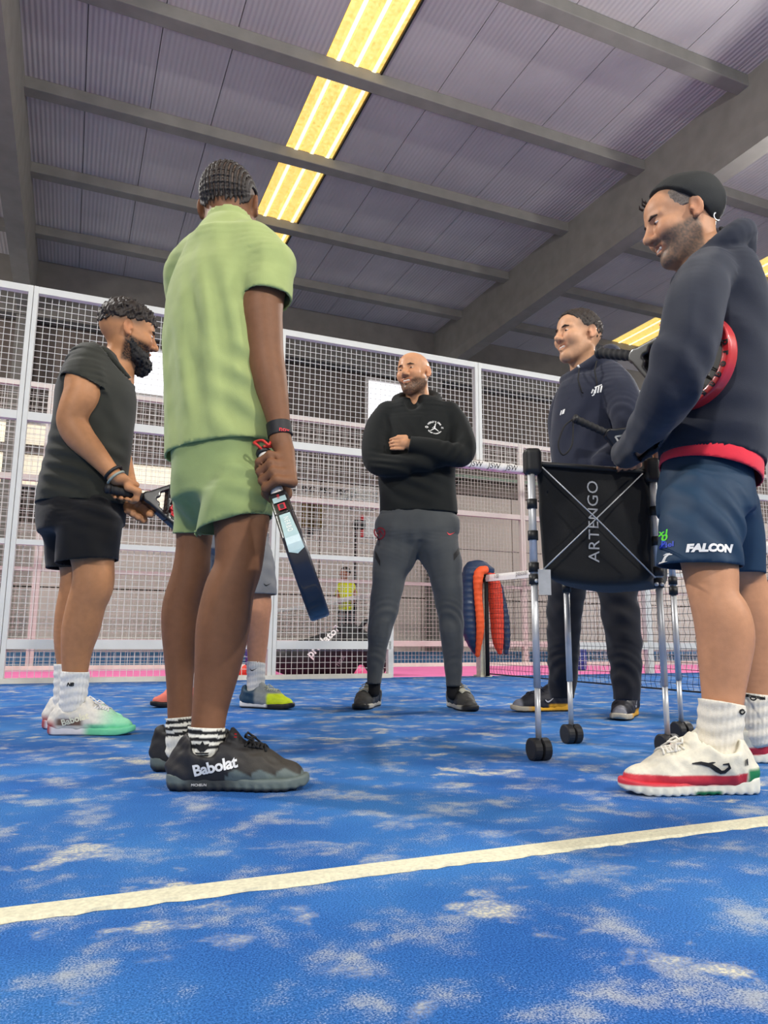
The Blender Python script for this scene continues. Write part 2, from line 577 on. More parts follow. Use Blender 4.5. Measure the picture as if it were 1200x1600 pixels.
def rib_material(name, col, axis, pitch, depth, rough=0.55, var=0.08):
    m, nt, b = nodes_of(name); L = nt.links.new
    b.inputs['Roughness'].default_value = rough
    tc = nt.nodes.new('ShaderNodeTexCoord')
    n = nt.nodes.new('ShaderNodeTexNoise'); n.inputs['Scale'].default_value = 0.9; n.inputs['Detail'].default_value = 5; L(tc.outputs['Object'], n.inputs['Vector'])
    cr = nt.nodes.new('ShaderNodeValToRGB'); cr.color_ramp.elements[0].position = .3; cr.color_ramp.elements[1].position = .7
    cr.color_ramp.elements[0].color = (*[c * (1 - var) for c in col], 1); cr.color_ramp.elements[1].color = (*[c * (1 + var) for c in col], 1)
    L(n.outputs['Fac'], cr.inputs[0]); L(cr.outputs[0], b.inputs['Base Color'])
    w = nt.nodes.new('ShaderNodeTexWave'); w.bands_direction = axis; w.wave_profile = 'SIN'; w.inputs['Scale'].default_value = 2 * math.pi / 20 / pitch
    w.inputs['Distortion'].default_value = 0
    L(tc.outputs['Object'], w.inputs['Vector'])
    bp = nt.nodes.new('ShaderNodeBump'); bp.inputs['Strength'].default_value = depth; bp.inputs['Distance'].default_value = 0.02
    L(w.outputs['Fac'], bp.inputs['Height']); L(bp.outputs[0], b.inputs['Normal'])
    return m


PANEL = rib_material('roof_sheet', srgb(190, 184, 184), 'X', 0.075, 0.35)
WALLU = rib_material('wall_sheet', srgb(100, 89, 82), 'X', 0.25, 0.8)
WALLL = mat('wall_render', srgb(214, 201, 190), 0.85, var=0.07, scale=1.2, bump=0.1)

# roof: sheets, purlins, main girders, translucent roof lights
ZC = 9.0
ceil = MB().box((-12, -7, ZC + .07), (25, 18.5, ZC + .12)).build('ceiling', CONCD, hall=True); ceil['kind'] = 'structure'
BASE[ceil.name] = np.zeros(3)
US = [u for u in np.arange(-12.0, 25.0, 1.0)]
LIGHTS = [(2.98, 3.86), (14.12, 15.3)]
edges = []
u = -11.35
while u < 24.5:
    nx = u + 1.0
    for a, b_ in LIGHTS:
        if u < a < nx + 0.35: nx = a
        if abs(u - a) < 1e-6: nx = b_
    edges.append((u, nx)); u = nx
for a, b_ in edges:
    if (a, b_) in LIGHTS: continue
    MB().box((a + .006, -7, ZC), (b_ - .006, 18.5, ZC + .06)).build('roof_panel', PANEL, ceil)
for v in (-4.4, -2.1, 0.2, 2.5, 4.8, 7.1, 9.35, 11.6, 13.9, 16.2):
    mb = MB().box((-12, v, ZC - .2), (25, v + .23, ZC + .0))
    mb.build('purlin', CONC, ceil, bevel=0.012)
for u in (-11.9, -1.62, 9.1, 19.8):
    mb = MB()
    V = []; prof = [(0, ZC), (0, ZC - .95), (.03, ZC - 1.2), (.36, ZC - 1.2), (.39, ZC - .95), (.39, ZC)]
    for v in (-7, 18.4): V += [(u + a, v, z) for a, z in prof]
    mb.add(V, [(i, i + 6, (i + 1) % 6 + 6, (i + 1) % 6) for i in range(6)] + [tuple(range(5, -1, -1)), tuple(range(6, 12))])
    mb.build('girder', CONC, ceil)
# edge beam and columns on the far wall
MB().box((-12, 17.85, 8.3), (25, 18.45, ZC)).build('edge_beam', CONCD, ceil)
MB().box((-12, 18.05, 7.7), (25, 18.45, 8.25)).build('edge_beam', CONCD, ceil)

m, nt, b = nodes_of('roof_light')
L = nt.links.new; tc = nt.nodes.new('ShaderNodeTexCoord'); sp = nt.nodes.new('ShaderNodeSeparateXYZ'); L(tc.outputs['Object'], sp.inputs[0])
n = nt.nodes.new('ShaderNodeTexNoise'); n.inputs['Scale'].default_value = 14; n.inputs['Detail'].default_value = 6; n.inputs['Roughness'].default_value = .75; L(tc.outputs['Object'], n.inputs['Vector'])
cr = nt.nodes.new('ShaderNodeValToRGB'); cr.color_ramp.elements[0].position = .32; cr.color_ramp.elements[1].position = .66
cr.color_ramp.elements[0].color = (*srgb(224, 160, 44), 1); cr.color_ramp.elements[1].color = (*srgb(255, 232, 134), 1)
L(n.outputs['Fac'], cr.inputs[0]); b.inputs['Base Color'].default_value = (*srgb(240, 220, 150), 1)
L(cr.outputs[0], b.inputs['Emission Color']); b.inputs['Emission Strength'].default_value = SKY_E
ROOFLIGHT = m
ROOFWHITE = mat_glow('roof_light_crest', srgb(255, 246, 205), SKY_E * 1.25)
for a, b_ in LIGHTS:
    w = b_ - a; v0, v1 = -7, 16.25
    prof = []; nw = 3
    for i in range(nw):
        c = a + w * (i + .62) / nw
        prof += [(c - .075, 0), (c - .04, -.03), (c + .04, -.03), (c + .075, 0)]
    prof = [(a + .01, 0)] + prof + [(b_ - .01, 0)]
    V = [(x, v, ZC + .01 + z) for v in (v0, v1) for x, z in prof] + [(x, v, ZC + .03 + z) for v in (v0, v1) for x, z in prof]
    n_ = len(prof); Fc = [(i, i + 1, n_ + i + 1, n_ + i) for i in range(n_ - 1)] + [(2 * n_ + i, 3 * n_ + i, 3 * n_ + i + 1, 2 * n_ + i + 1) for i in range(n_ - 1)]
    o = raw('skylight', np.array(V), Fc, ROOFLIGHT, ceil, smooth=False)
    o['label'] = 'glowing yellow translucent roof light strip'
    for i in range(nw):
        c = a + w * (i + .62) / nw
        MB().box((c - .03, v0, ZC - .026), (c + .03, v1, ZC - .022)).build('crest', ROOFWHITE, o)
    MB().box((b_ - .0, v0, ZC - .03), (b_ + .03, v1, ZC + .02)).build('edge_strip', mat('black_gap', (0.01, 0.01, 0.01)), o)

# far wall with its daylight openings
wb = MB().box((-12, 18.6, 0), (25, 18.75, ZC)).build('wall_back', WALLU, hall=True); wb['kind'] = 'structure'; BASE[wb.name] = np.zeros(3)
WIN = [(7.33, 8.66, 5.75, 7.55), (0.97, 2.75, 6.3, 7.45), (-2.9, -.68, 3.78, 5.22), (1.0, 2.7, 3.45, 4.56)]
zs = [0, 1.45, 2.9, 4.5]; us = np.arange(-12, 25.1, 3.0)
for i in range(len(us) - 1):
    for k in range(3):
        if any(us[i] < w[1] and us[i + 1] > w[0] and zs[k] < w[3] and zs[k + 1] > w[2] for w in WIN): continue
        MB().box((us[i] + .015, 18.5, zs[k] + .015), (us[i + 1] - .015, 18.6, zs[k + 1] - .015)).build('wall_panel', WALLL, wb)
for i, w in enumerate(WIN):
    fr = MB()
    u0, u1, z0, z1 = w
    for lo, hi in (((u0 - .06, z0 - .06), (u1 + .06, z0)), ((u0 - .06, z1), (u1 + .06, z1 + .06)), ((u0 - .06, z0), (u0, z1)), ((u1, z0), (u1 + .06, z1))):
        fr.box((lo[0], 18.44, lo[1]), (hi[0], 18.62, hi[1]))
    wo = fr.build('window_%d' % (i + 1), mat('frame_white', srgb(205, 200, 195), 0.5), hall=True); wo['kind'] = 'structure'; BASE[wo.name] = np.zeros(3)
    MB().box((u0, 18.55, z0), (u1, 18.57, z1)).build('pane', mat_glow('pane_bright', srgb(250, 250, 255), 1.6) if i < 2 else mat_glow('pane_cream', srgb(252, 240, 212), 0.95), wo)
for i, u in enumerate((-11.9, -1.6, 3.75, 9.1, 19.8)):
    o = slab('trim_%d' % (4 + i), (u, 18.1, 0), (u + .4, 18.5, 8.3), CONCD); o['label'] = 'concrete column against the far wall'
for i, (z0, z1) in enumerate(((4.5, 4.72), (5.35, 5.45))):
    slab('trim_%d' % (9 + i), (-12, 18.42, z0), (25, 18.6, z1), mat('rail_steel', srgb(120, 108, 100), 0.6))
slab('wall_left', (-12.2, -7, 0), (-12, 18.7, ZC), WALLL)
slab('wall_right', (25, -7, 0), (25.2, 18.7, ZC), WALLL)


# ------------------------------------------------------------------ court fences
FWHITE = mat('fence_white', srgb(222, 222, 216), 0.45, var=0.04, scale=8)
FPINK = mat('fence_far_white', srgb(200, 195, 188), 0.45, var=0.04, scale=8)


def bars(mb, u0, u1, z0, z1, v, pitch=0.05, r=0.0019):
    n = int(round((u1 - u0) / pitch))
    for i in range(n + 1):
        u = u0 + (u1 - u0) * i / n
        mb.box((u - r, v - r, z0), (u + r, v + r, z1))
    n = int(round((z1 - z0) / pitch))
    for i in range(n + 1):
        z = z0 + (z1 - z0) * i / n
        mb.box((u0, v - 3 * r, z - r), (u1, v - r, z + r))


def fence(v, posts, open_u, label, m, zt=3.05, rails=(0.28, 1.03, 2.0), pw=0.035, wire=0.0019):
    t = hthing('court_fence', label, 'fence', (posts[0], v, 0))
    for i, u in enumerate(posts):
        z0 = 2.05 if open_u and open_u[0] < u < open_u[1] else 0.0
        for s in (-1, 1):
            MB().box((u + s * .019 - .0175, v - .03, z0), (u + s * .019 + .0175, v + .03, zt)).build('post', m, t, bevel=0.004)
    if open_u:
        for u in open_u: MB().box((u - .025, v - .03, 0), (u + .025, v + .03, 2.0)).build('gate_post', m, t, bevel=0.004)
    for a, b_ in zip(posts[:-1], posts[1:]):
        lo, hi = a + .037, b_ - .037
        MB().box((lo, v - .025, zt - .055), (hi, v + .025, zt)).build('rail', m, t)
        MB().box((lo, v - .025, 1.965), (hi, v + .025, 2.03)).build('rail', m, t)
        w = MB()
        spans = [(lo, hi)]
        if open_u:
            spans = [(max(lo, x0), min(hi, x1)) for x0, x1 in ((-99, open_u[0]), (open_u[1], 99)) if max(lo, x0) < min(hi, x1) - .02]
        for x0, x1 in spans:
            MB().box((x0, v - .02, 1.01), (x1, v + .02, 1.05)).build('rail', m, t)
            MB().box((x0, v - .03, .245), (x1, v + .03, .315)).build('rail', m, t)
            bars(w, x0, x1, .035, 1.965, v + .028, r=wire)
        bars(w, lo, hi, 2.03, zt - .055, v + .028, r=wire)
        o = w.build('wire_mesh', m, t); o['kind'] = 'stuff'
    return t


FEN = fence(6.07, [-2.43, -.43, 1.57, 3.57, 5.57, 7.57, 9.57], (2.64, 4.62), 'white welded mesh side fence of the court with gate opening by the net', FWHITE)
fence(8.5, [-4.3, -2.3, -.33, 1.68, 3.68, 5.68, 7.68, 9.68, 11.68, 13.68], None, 'far court mesh fence with pinkish white posts beyond the pink walkway', FPINK, wire=0.0017)
# padded bar over the gate opening, printed
t = FEN
F = Field(.012); F.add(cap((2.75, 6.03, 2.0), (4.6, 6.03, 2.0), .042)); F.disp = waves(3, .004, .12)
V, Fq = F.surf(); pad = raw('padding_bar', V, Fq, mat('pad_white', srgb(232, 228, 222), .6), t); pad['label'] = 'white padded bar with black print over the gate'
BK = mat('print_black', srgb(22, 22, 24), .6)
bv = bvh_of(V, Fq)
for i in range(9):
    decal('lettering', text2d('JSW', .075, shear=.2), (2.9 + i * .2, 6.0, 2.0 - .004), (1, 0, 0), (0, 0, 1), bv, BK, pad)
# ------------------------------------------------------------------ figure building blocks
def ground(px, py):
    r = FW + (px - 600) / FPX * RT + (800 - py) / FPX * UP
    return r * (-EYE / r[2]) + np.array([0, 0, EYE])


def pr(px, py, d, hw):
    p = P(px, py, d); return p, hw / PPM(p)


def spline(A, n=5):
    """Catmull-Rom through the rows of A"""
    A = np.asarray(A, float)
    if len(A) < 3: return np.array([A[0] + (A[1] - A[0]) * t for t in np.linspace(0, 1, n + 1)])
    E_ = np.vstack([2 * A[0] - A[1], A, 2 * A[-1] - A[-2]]); out = []
    for i in range(1, len(E_) - 2):
        p0, p1, p2, p3 = E_[i - 1:i + 3]
        for t in np.arange(n) / n:
            out.append(.5 * (2 * p1 + (p2 - p0) * t + (2 * p0 - 5 * p1 + 4 * p2 - p3) * t * t + (3 * p1 - p0 - 3 * p2 + p3) * t ** 3))
    out.append(A[-1]); return np.array(out)


def union(prims, plane=None):
    lo = np.min([p[1] for p in prims], 0); hi = np.max([p[2] for p in prims], 0)

    def f(X, Y, Z):
        D = None
        for p in prims:
            d = p[0](X, Y, Z); D = d if D is None else np.minimum(D, d)
        if plane is not None:
            c, n = plane; D = np.maximum(D, (X - c[0]) * n[0] + (Y - c[1]) * n[1] + (Z - c[2]) * n[2])
        return D
    return f, lo, hi


def opening(F, pt, n, rad=.2):
    n = nrm(n)
    if not hasattr(F, 'open'): F.open = []
    F.open.append((np.asarray(pt, float), n, rad)); return (pt, n)


def tubes(pts, rad):
    return [cap(pts[i], pts[i + 1], rad[i], rad[i + 1]) for i in range(len(pts) - 1)]


def limb(F, L, k=0.02, cut=None, rad=.2):
    """smooth tapering limb through (px, py, distance, half width in px); cut = (point, normal) leaves an open end there"""
    q = [pr(*l) for l in L]
    A = spline([[*p, r] for p, r in q])
    F.add(union(tubes(A[:, :3], np.maximum(A[:, 3], .002)), opening(F, cut[0], cut[1], rad) if cut else None), k)
    return q


def rings(F, L, k=0.02, ra=.02, cut=None, n=3):
    """L: (px, py, distance, half width in px, half depth in m, turn of the side axis in degrees)"""
    A = []
    for px, py, d, hw, rf, phi in L:
        p = P(px, py, d); w = hw / PPM(p); a = math.radians(phi)
        rs = math.sqrt(max(w * w - (rf * math.sin(a)) ** 2, (0.4 * w) ** 2)) / math.cos(a)
        A.append([*p, rs, rf, a])
    A = spline(A, n); S = []
    for i in range(len(A) - 1):
        a, b = A[i], A[i + 1]
        S.append(seg(a[:3], b[:3], (math.cos(a[5]), math.sin(a[5]), 0), (math.cos(b[5]), math.sin(b[5]), 0), a[3], b[3], a[4], b[4], ra))
    F.add(union(S, opening(F, cut[0], cut[1], 1.2 * max(A[:, 3].max(), A[:, 4].max())) if cut else None), k)


def frame(fwd, up):
    f = nrm(fwd); u = np.asarray(up, float); u = nrm(u - f * (u @ f)); l = np.cross(u, f)
    return np.array([f, l, u])


def head(F, c, R, s=1.0, smile=0.0, jaw=1.0, nose=1.0, ears=True):
    """adds skull, face and ears to a body field; R rows = forward, left, up"""
    w = lambda f, l, u: c + s * (f * R[0] + l * R[1] + u * R[2])
    E = lambda p, r, k: F.add(ell(w(*p), np.array(r) * s, R), k)
    E((-.014, 0, .03), (.097, .076, .087), .02)
    E((.035, 0, -.03), (.058, .059, .088), .03)
    E((.042, 0, .045), (.052, .058, .046), .03)
    for y in (-1, 1):
        F.add(cap(w(-.002, y * .05, -.055), w(.062, y * .018, -.106), .02 * s, .019 * s), .03)
        E((.064, y * .04, -.028), (.03, .026, .026 + .004 * smile), .025)
        F.add(cap(w(.09, y * .012, .021), w(.074, y * .048, .018), .009 * s, .008 * s), .014)
    F.add(cap(w(.072, 0, -.107), w(.07, 0, -.108), .02 * s * jaw), .02)
    for y in (-1, 1): F.sub(ell(w(.098, y * .032, .002), np.array((.013, .02, .0105)) * s, R), .012)
    for y in (-1, 1): F.add(ball(w(.0775, y * .032, .001), .0135 * s), .003)
    F.add(cap(w(.086, 0, .02), w(.112 * nose, 0, -.028), .0085 * s, .0115 * s), .012)
    F.add(ball(w(.1135 * nose, 0, -.033), .0125 * s), .008)
    for y in (-1, 1): F.add(ball(w(.1, y * .0145, -.037), .0088 * s), .006)
    cu = .007 * smile; wd = .021 + .011 * smile
    for y in (-1, 1):
        F.add(cap(w(.0965, 0, -.0625), w(.083, y * wd, -.066 + cu), .0055 * s, .004 * s), .006)
        F.add(cap(w(.0935, 0, -.081), w(.082, y * wd, -.07 + cu), .0068 * s, .0045 * s), .006)
    if smile > .3:
        F.sub(ell(w(.1, 0, -.0705 + cu * .4), np.array((.018, wd * .95, .0085)) * s, R), .004)
    if ears:
        for y in (-1, 1):
            r = math.radians(22) * y
            Re = np.array([R[0] * math.cos(r) - R[1] * math.sin(r), R[0] * math.sin(r) + R[1] * math.cos(r), R[2]])
            F.add(ell(w(-.012, y * .083, -.002), np.array((.0185, .0075, .031)) * s, Re), .006)
            F.sub(ell(w(-.006, y * .0925, .003), np.array((.0125, .009, .021)) * s, Re), .004)
            F.add(ball(w(-.004, y * .081, -.028), .0085 * s), .006)
            F.add(ball(w(.004, y * .082, -.006), .0055 * s), .004)


def to_local(V, c, R, s=1.0): return (V - c) @ R.T / s


def sm(x, a, b):
    t = np.clip((x - a) / (b - a), 0, 1); return t * t * (3 - 2 * t)


def mixc(C, w, col): return C * (1 - w[:, None]) + np.array(col) * w[:, None]


def skin_cols(V, c, R, tone, s=1.0, beard=0.0, beard_col=(.02, .015, .012), scalp=0.0, scalp_col=(.03, .02, .015), lip=None, line=0.0, seed=0, smile=0.0):
    C = np.tile(np.array(tone), (len(V), 1))
    f, l, u = to_local(V, c, R, s).T
    near = (f * f + l * l + u * u) < .17 ** 2
    rd = np.array(tone) * np.array([1.06, .82, .78])
    warm = np.exp(-((f - .1) ** 2 / .02 ** 2 + l ** 2 / .02 ** 2 + (u + .03) ** 2 / .02 ** 2)) * .3 + np.exp(-((np.abs(l) - .088) ** 2 / .012 ** 2 + (f + .01) ** 2 / .03 ** 2)) * .5 + np.exp(-((np.abs(l) - .045) ** 2 / .02 ** 2 + (u + .03) ** 2 / .018 ** 2 + (f - .085) ** 2 / .02 ** 2)) * .35
    C = mixc(C, np.clip(warm, 0, 1) * near, rd)
    cu = .007 * smile
    lips = np.exp(-(((u + .0715 - cu * .5 - cu * (l / .025) ** 2) / .0125) ** 4 + (l / (.026 + .006 * smile)) ** 6)) * (f > .078)
    C = mixc(C, lips * near * .8, lip or np.array(tone) * np.array([.95, .62, .58]))
    if beard:
        spk = np.random.RandomState(seed).uniform(.72, 1.12, len(V))
        edge = -.036 - .24 * np.clip(f, -.02, .1) + line          # cheek line from ear to mouth corner
        m = sm(edge - u, -.006, .012) * sm(f, -.022, -.006) * sm(u, -.135, -.12)
        mous = np.exp(-(((u + .054) / .007) ** 4 + (l / .03) ** 6)) * (f > .08) * (f < .1045)
        m = np.maximum(m, mous * .9) * (1 - lips)
        m *= (np.abs(l) < .075)
        C = mixc(C, np.clip(m * beard * spk, 0, 1) * near, beard_col)
    if scalp:
        m = sm(u, .0, .03) * (1 - sm(f, .045, .065)) * sm(-(f - .02) + u * .6, -.03, .02)
        C = mixc(C, m * scalp * near, scalp_col)
    return C


def face_bits(t, c, R, s=1.0, brow=(.02, .014, .01), smile=0.0, tone=srgb(190, 140, 108), iris=(.05, .025, .012), brows=True, teeth=True):
    w = lambda f, l, u: c + s * (f * R[0] + l * R[1] + u * R[2])
    for y in (-1, 1):
        F = Field(.0018); F.add(ell(w(.0806, y * .032, -.0005), np.array((.0138, .0125, .0058 - .0016 * smile)) * s, R)); V, q = F.surf()
        f, l, u = to_local(V, c, R, s).T
        C = np.tile(np.array(srgb(226, 216, 208)), (len(V), 1))
        g = np.hypot(l - y * .032, u + .0005)
        C = mixc(C, 1 - sm(g, .0048, .0062), iris); C = mixc(C, 1 - sm(g, .002, .0028), (.01, .008, .008)); ev = np.abs(u + .0005 + .0015 * smile)
        C = mixc(C, sm(ev, .0034 - .0010 * smile, .0042 - .0010 * smile), np.array(tone) * .30)
        raw('eye', V, q, mat_vc('eye_vc', .25, 0, var=.02), t, col=C)
        if brows:
            F = Field(.0028)
            pts = [w(.0975, y * .014, .0185), w(.0945, y * .03, .0215), w(.083, y * .048, .0165)]
            F.chain(pts, [.0036 * s, .0042 * s, .0026 * s], .003); V, q = F.surf()
            raw('eyebrow', V, q, mat('hair_%d_%d' % (brow[0] * 999, brow[1] * 999), brow, .8, var=.3, scale=300), t)
    if smile > .3 and teeth:
        F = Field(.0024); wd = .021 + .011 * smile; cu = .007 * smile
        F.chain([w(.077, -wd * .85, -.069 + cu), w(.088, -.011, -.0705 + cu * .5), w(.088, .011, -.0705 + cu * .5), w(.077, wd * .85, -.069 + cu)], [.0048 * s] * 4, .002); V, q = F.surf()
        raw('teeth', V, q, mat('teeth', srgb(236, 228, 214), .3, var=.03), t)


def grip(F, c, ax, e1, wrist, rc=.017, s=1.0, k=.006, thumb=True, turn=1):
    """a fist closed on a bar: ax along the bar (little finger to index), e1 from the bar to the knuckles"""
    ax = nrm(ax); e1 = nrm(np.asarray(e1) - ax * (np.asarray(e1) @ ax)); e2 = np.cross(ax, e1) * turn
    c = np.asarray(c, float); wrist = np.asarray(wrist, float)
    pt = lambda o, a, r: c + ax * o + (math.cos(math.radians(a)) * e1 + math.sin(math.radians(a)) * e2) * r
    for i in range(4):
        o = (-.033 + .0222 * i) * s; r = (.0082, .0094, .0098, .0094)[i] * s
        ln = (.9, 1.0, 1.04, 1.0)[i]
        pts = [pt(o, 8, rc + .021 * s), pt(o * 1.02, 72 * ln, rc + .016 * s), pt(o * .98, 140 * ln, rc + .009 * s), pt(o * .95, 200 * ln, rc + .008 * s)]
        for a in range(3): F.add(cap(pts[a], pts[a + 1], r * (1.08, 1.02, .95)[a], r * (1.02, .95, .86)[a]), k if a else k * 1.5)
        F.add(cap(pts[0], wrist + (pt(o * .55, 0, rc * .6) - c), r * 1.15, .016 * s), k * 2)
    if thumb:
        pts = [wrist * .55 + c * .45 + ax * .022 * s - e2 * .014 * s, pt(.034 * s, -62, rc + .017 * s), pt(.036 * s, -120, rc + .011 * s), pt(.03 * s, -165, rc + .0095 * s)]
        for a in range(3): F.add(cap(pts[a], pts[a + 1], (.0155, .0118, .0108)[a] * s, (.0118, .0108, .0095)[a] * s), k * 1.5)


# ------------------------------------------------------------------ shoes
def shoe(t, heel, dirv, style, L=.30, res=.004, name='shoe', side=1, ax=.06, cw=.040, dip=.0):
    """heel = ground point under the back of the heel, dirv = toe direction on the ground, side=+1: visible outside is the local +y side"""
    d = nrm([dirv[0], dirv[1], 0]); R = np.array([d, np.cross([0, 0, 1.0], d), [0, 0, 1.0]]); o = np.asarray(heel, float); s = L / .30
    w = lambda x, y, z: o + s * (x * R[0] + y * R[1] + z * R[2])
    circ = [(.036, 0, .033), (.09, 0, .030), (.15, -.002 * side, .037), (.205, .0, .046), (.24, .002 * side, .042), (.268, .004 * side, .031)]

    def outline(x, y, grow):
        D = None
        for i in range(len(circ) - 1):
            a, b = circ[i], circ[i + 1]; bx, by = b[0] - a[0], b[1] - a[1]
            tt = np.clip(((x - a[0]) * bx + (y - a[1]) * by) / (bx * bx + by * by), 0, 1)
            q = np.hypot(x - a[0] - tt * bx, y - a[1] - tt * by) - (a[2] + (b[2] - a[2]) * tt + grow)
            D = q if D is None else np.minimum(D, q)
        return D

    def loc(X, Y, Z):
        x, y, z = X - o[0], Y - o[1], Z - o[2]
        return (x * R[0, 0] + y * R[0, 1]) / s, (x * R[1, 0] + y * R[1, 1]) / s, z / s

    def solef(X, Y, Z):
        x, y, z = loc(X, Y, Z)
        z0 = .001 + .014 * np.clip((x - .235) / .07, 0, 1) ** 2 + .005 * np.clip((.03 - x) / .04, 0, 1) ** 2
        z1 = .031 + .006 * np.clip((.06 - x) / .06, 0, 1) - .004 * sm(x, .1, .2) + .006 * sm(x, .25, .3)
        dz = np.abs(z - (z0 + z1) / 2) - (z1 - z0) / 2
        d2 = outline(x, y, .0035 - .12 * np.clip(.012 - z, 0, 1)); r = .005
        return (np.sqrt(np.maximum(d2 + r, 0) ** 2 + np.maximum(dz + r, 0) ** 2) - r + np.minimum(np.maximum(d2 + r, dz + r), 0)) * s
    lo = o - s * .33; hi = o + s * .33; lo[2] = o[2] - .01; hi[2] = o[2] + .06 * s
    cs = np.array([w(x, y, 0)[:2] for x in (-.01, .31) for y in (-.055, .055)]); lo[:2] = cs.min(0); hi[:2] = cs.max(0)
    F = Field(res); F.add(fn(solef, lo, hi))
    if style.get('grooves'):
        def gd(p):
            x, y, z = to_local(p, o, R, s).T
            return .0016 * np.sin(x * 2 * math.pi / .02 + z * 60) * (z < .016)
        F.disp = gd
    Vs, Fs = F.surf()
    # upper
    F = Field(res)
    F.add(cap(w(.038, 0, .04), w(ax - .012, 0, .078), .035 * s, cw * s), .012)
    F.add(cap(w(.05, 0, .04), w(.2, 0, .036), .034 * s, .043 * s), .02)
    F.add(cap(w(.2, 0, .035), w(.262, .003 * side, .027), .042 * s, .029 * s), .015)
    F.add(cap(w(ax, 0, .075), w(.18, 0, .052), cw * s, .034 * s), .03)
    F.add(cap(w(.012, 0, .05), w(ax - .052, 0, .098), .014 * s, .011 * s), .02)                        # heel tab
    F.add(ell(w(ax + .055, 0, .105), np.array((.011, .025, .03)) * s, frame(R[0] + R[2] * .75, R[2])), .012)   # tongue
    F.sub(cap(w(ax, 0, .108 - dip), w(ax - .004, 0, .19), (cw - .007) * s, (cw + .018) * s), .006)
    F.sub(ell(w(ax - .004, 0, .103 - dip), np.array((.030, .09, .022)) * s, R), .012)
    F.cut(lambda X, Y, Z: (.02 * s + o[2]) - Z + 0 * X + 0 * Y)
    wv = waves(5, .0012, .03)
    F.disp = lambda p: wv(p)
    Vu, Fu = F.surf()
    cf = style['upper']
    up_o = raw(name, Vu, Fu, mat_vc(style.get('mat', 'shoe_upper'), .6, .25, 500, var=.06, vscale=120), t, col=cf(*to_local(Vu, o, R, s).T))
    if style.get('label'): up_o['label'] = style['label']
    raw('sole', Vs, Fs, mat_vc('shoe_sole', .5, .1, 300, var=.04), up_o, col=style['sole'](*to_local(Vs, o, R, s).T))
    bv = bvh_of(Vu, Fu)

    def on(x, y, off=.003):
        h = bv.ray_cast(Vector(w(x, y, .2)), Vector((0, 0, -1)), .4)
        return (np.array(h[0]) if h[0] is not None else w(x, y, .07)) + [0, 0, off]
    mb = MB(); xs = np.linspace(ax + .078, .198, 5)
    for i, x in enumerate(xs):
        for a, b in ((x, x + .012), (x + .012, x)):
            mb.tube([on(a + (b - a) * q, -.024 + .048 * q) for q in np.linspace(0, 1, 7)], .0026 * s, 6)
    for sg in (-1, 1):
        c0 = on(ax + .074, 0, .006)
        mb.tube([c0, c0 + R[1] * sg * .016 + R[0] * .004 + [0, 0, .008], c0 + R[1] * sg * .03 + R[0] * .01 + [0, 0, .001], c0 + R[1] * sg * .02 + R[0] * .022 + [0, 0, -.004], c0 + R[0] * .006], .0024 * s, 6)
        mb.tube([c0, c0 + R[1] * sg * .02 + R[0] * .02 + [0, 0, -.004], c0 + R[1] * sg * .038 + R[0] * .03 + [0, 0, -.016]], .0022 * s, 6)
    mb.build('laces', mat('laces_' + style['lace_name'], style['lace'], .8, var=.15, scale=200), up_o, smooth=True)
    return up_o, bv, bvh_of(Vs, Fs), w, R


def sock(t, L, style, ribs=True, name='sock', bands=None, foot=None):
    """L: (px,py,d,hw) from inside the shoe up to the rim; foot = point the sock's toe end reaches inside the shoe"""
    F = Field(.0034); q = [pr(*l) for l in L]
    top = q[-1][0]; ax = nrm(q[-1][0] - q[0][0])
    A = spline([[*p, r] for p, r in q] + [[*(top + ax * .05), q[-1][1]]])
    F.add(union(tubes(A[:, :3], A[:, 3]), opening(F, top, ax)), .012)
    if foot is not None: F.add(cap(q[0][0], foot, q[0][1] * .85, q[0][1] * .6), .02)
    c0 = q[0][0]

    def rib(p):
        a = np.arctan2(p[:, 1] - (c0[1] + (p[:, 2] - c0[2]) * ax[1] / ax[2]), p[:, 0] - (c0[0] + (p[:, 2] - c0[2]) * ax[0] / ax[2]))
        return .0012 * np.sin(a * 24) + .0014 * np.sin(p[:, 2] * 2 * math.pi / .03 + 1.2 * np.sin(a * 2))
    if ribs: F.disp = rib

    def colf(V):
        hgt = (V - top) @ ax; C = np.tile(np.array(style), (len(V), 1))
        for a, b, cc in bands or []: C = mixc(C, ((hgt < -a) & (hgt > -b)).astype(float), cc)
        return C
    return garment(name, F, mat_vc('sock_knit', .9, .35, 420, var=.05, vscale=150), t, .002, colf)


def garment(name, F, m, t, thick=.003, col=None):
    V, Fq = F.surf(); res = F.res
    for pt, n, rad in getattr(F, 'open', []):
        c = V[Fq].mean(1); e1 = V[Fq[:, 2]] - V[Fq[:, 0]]; e2 = V[Fq[:, 3]] - V[Fq[:, 1]]
        fnm = np.cross(e1, e2); fnm /= np.linalg.norm(fnm, axis=1)[:, None] + 1e-12
        d = (c - pt) @ n
        kill = (np.abs(d) < 1.6 * res) & (fnm @ n > .7) & (np.linalg.norm(c - pt, axis=1) < rad)
        gone = np.zeros(len(V), bool); gone[Fq[kill].ravel()] = True
        Fq = Fq[~kill]
        rim = np.zeros(len(V), bool); rim[Fq.ravel()] = True; rim &= gone      # edge of the opening, drawn onto its plane
        V[rim] -= np.outer((V[rim] - pt) @ n, n)
    used = np.zeros(len(V), bool); used[Fq.ravel()] = True
    ix = np.cumsum(used) - 1; V = V[used]; Fq = ix[Fq]
    o = raw(name, V, Fq, m, t, col=None if col is None else col(V))
    if thick: solidify(o, thick)
    return o, bvh_of(V, Fq)


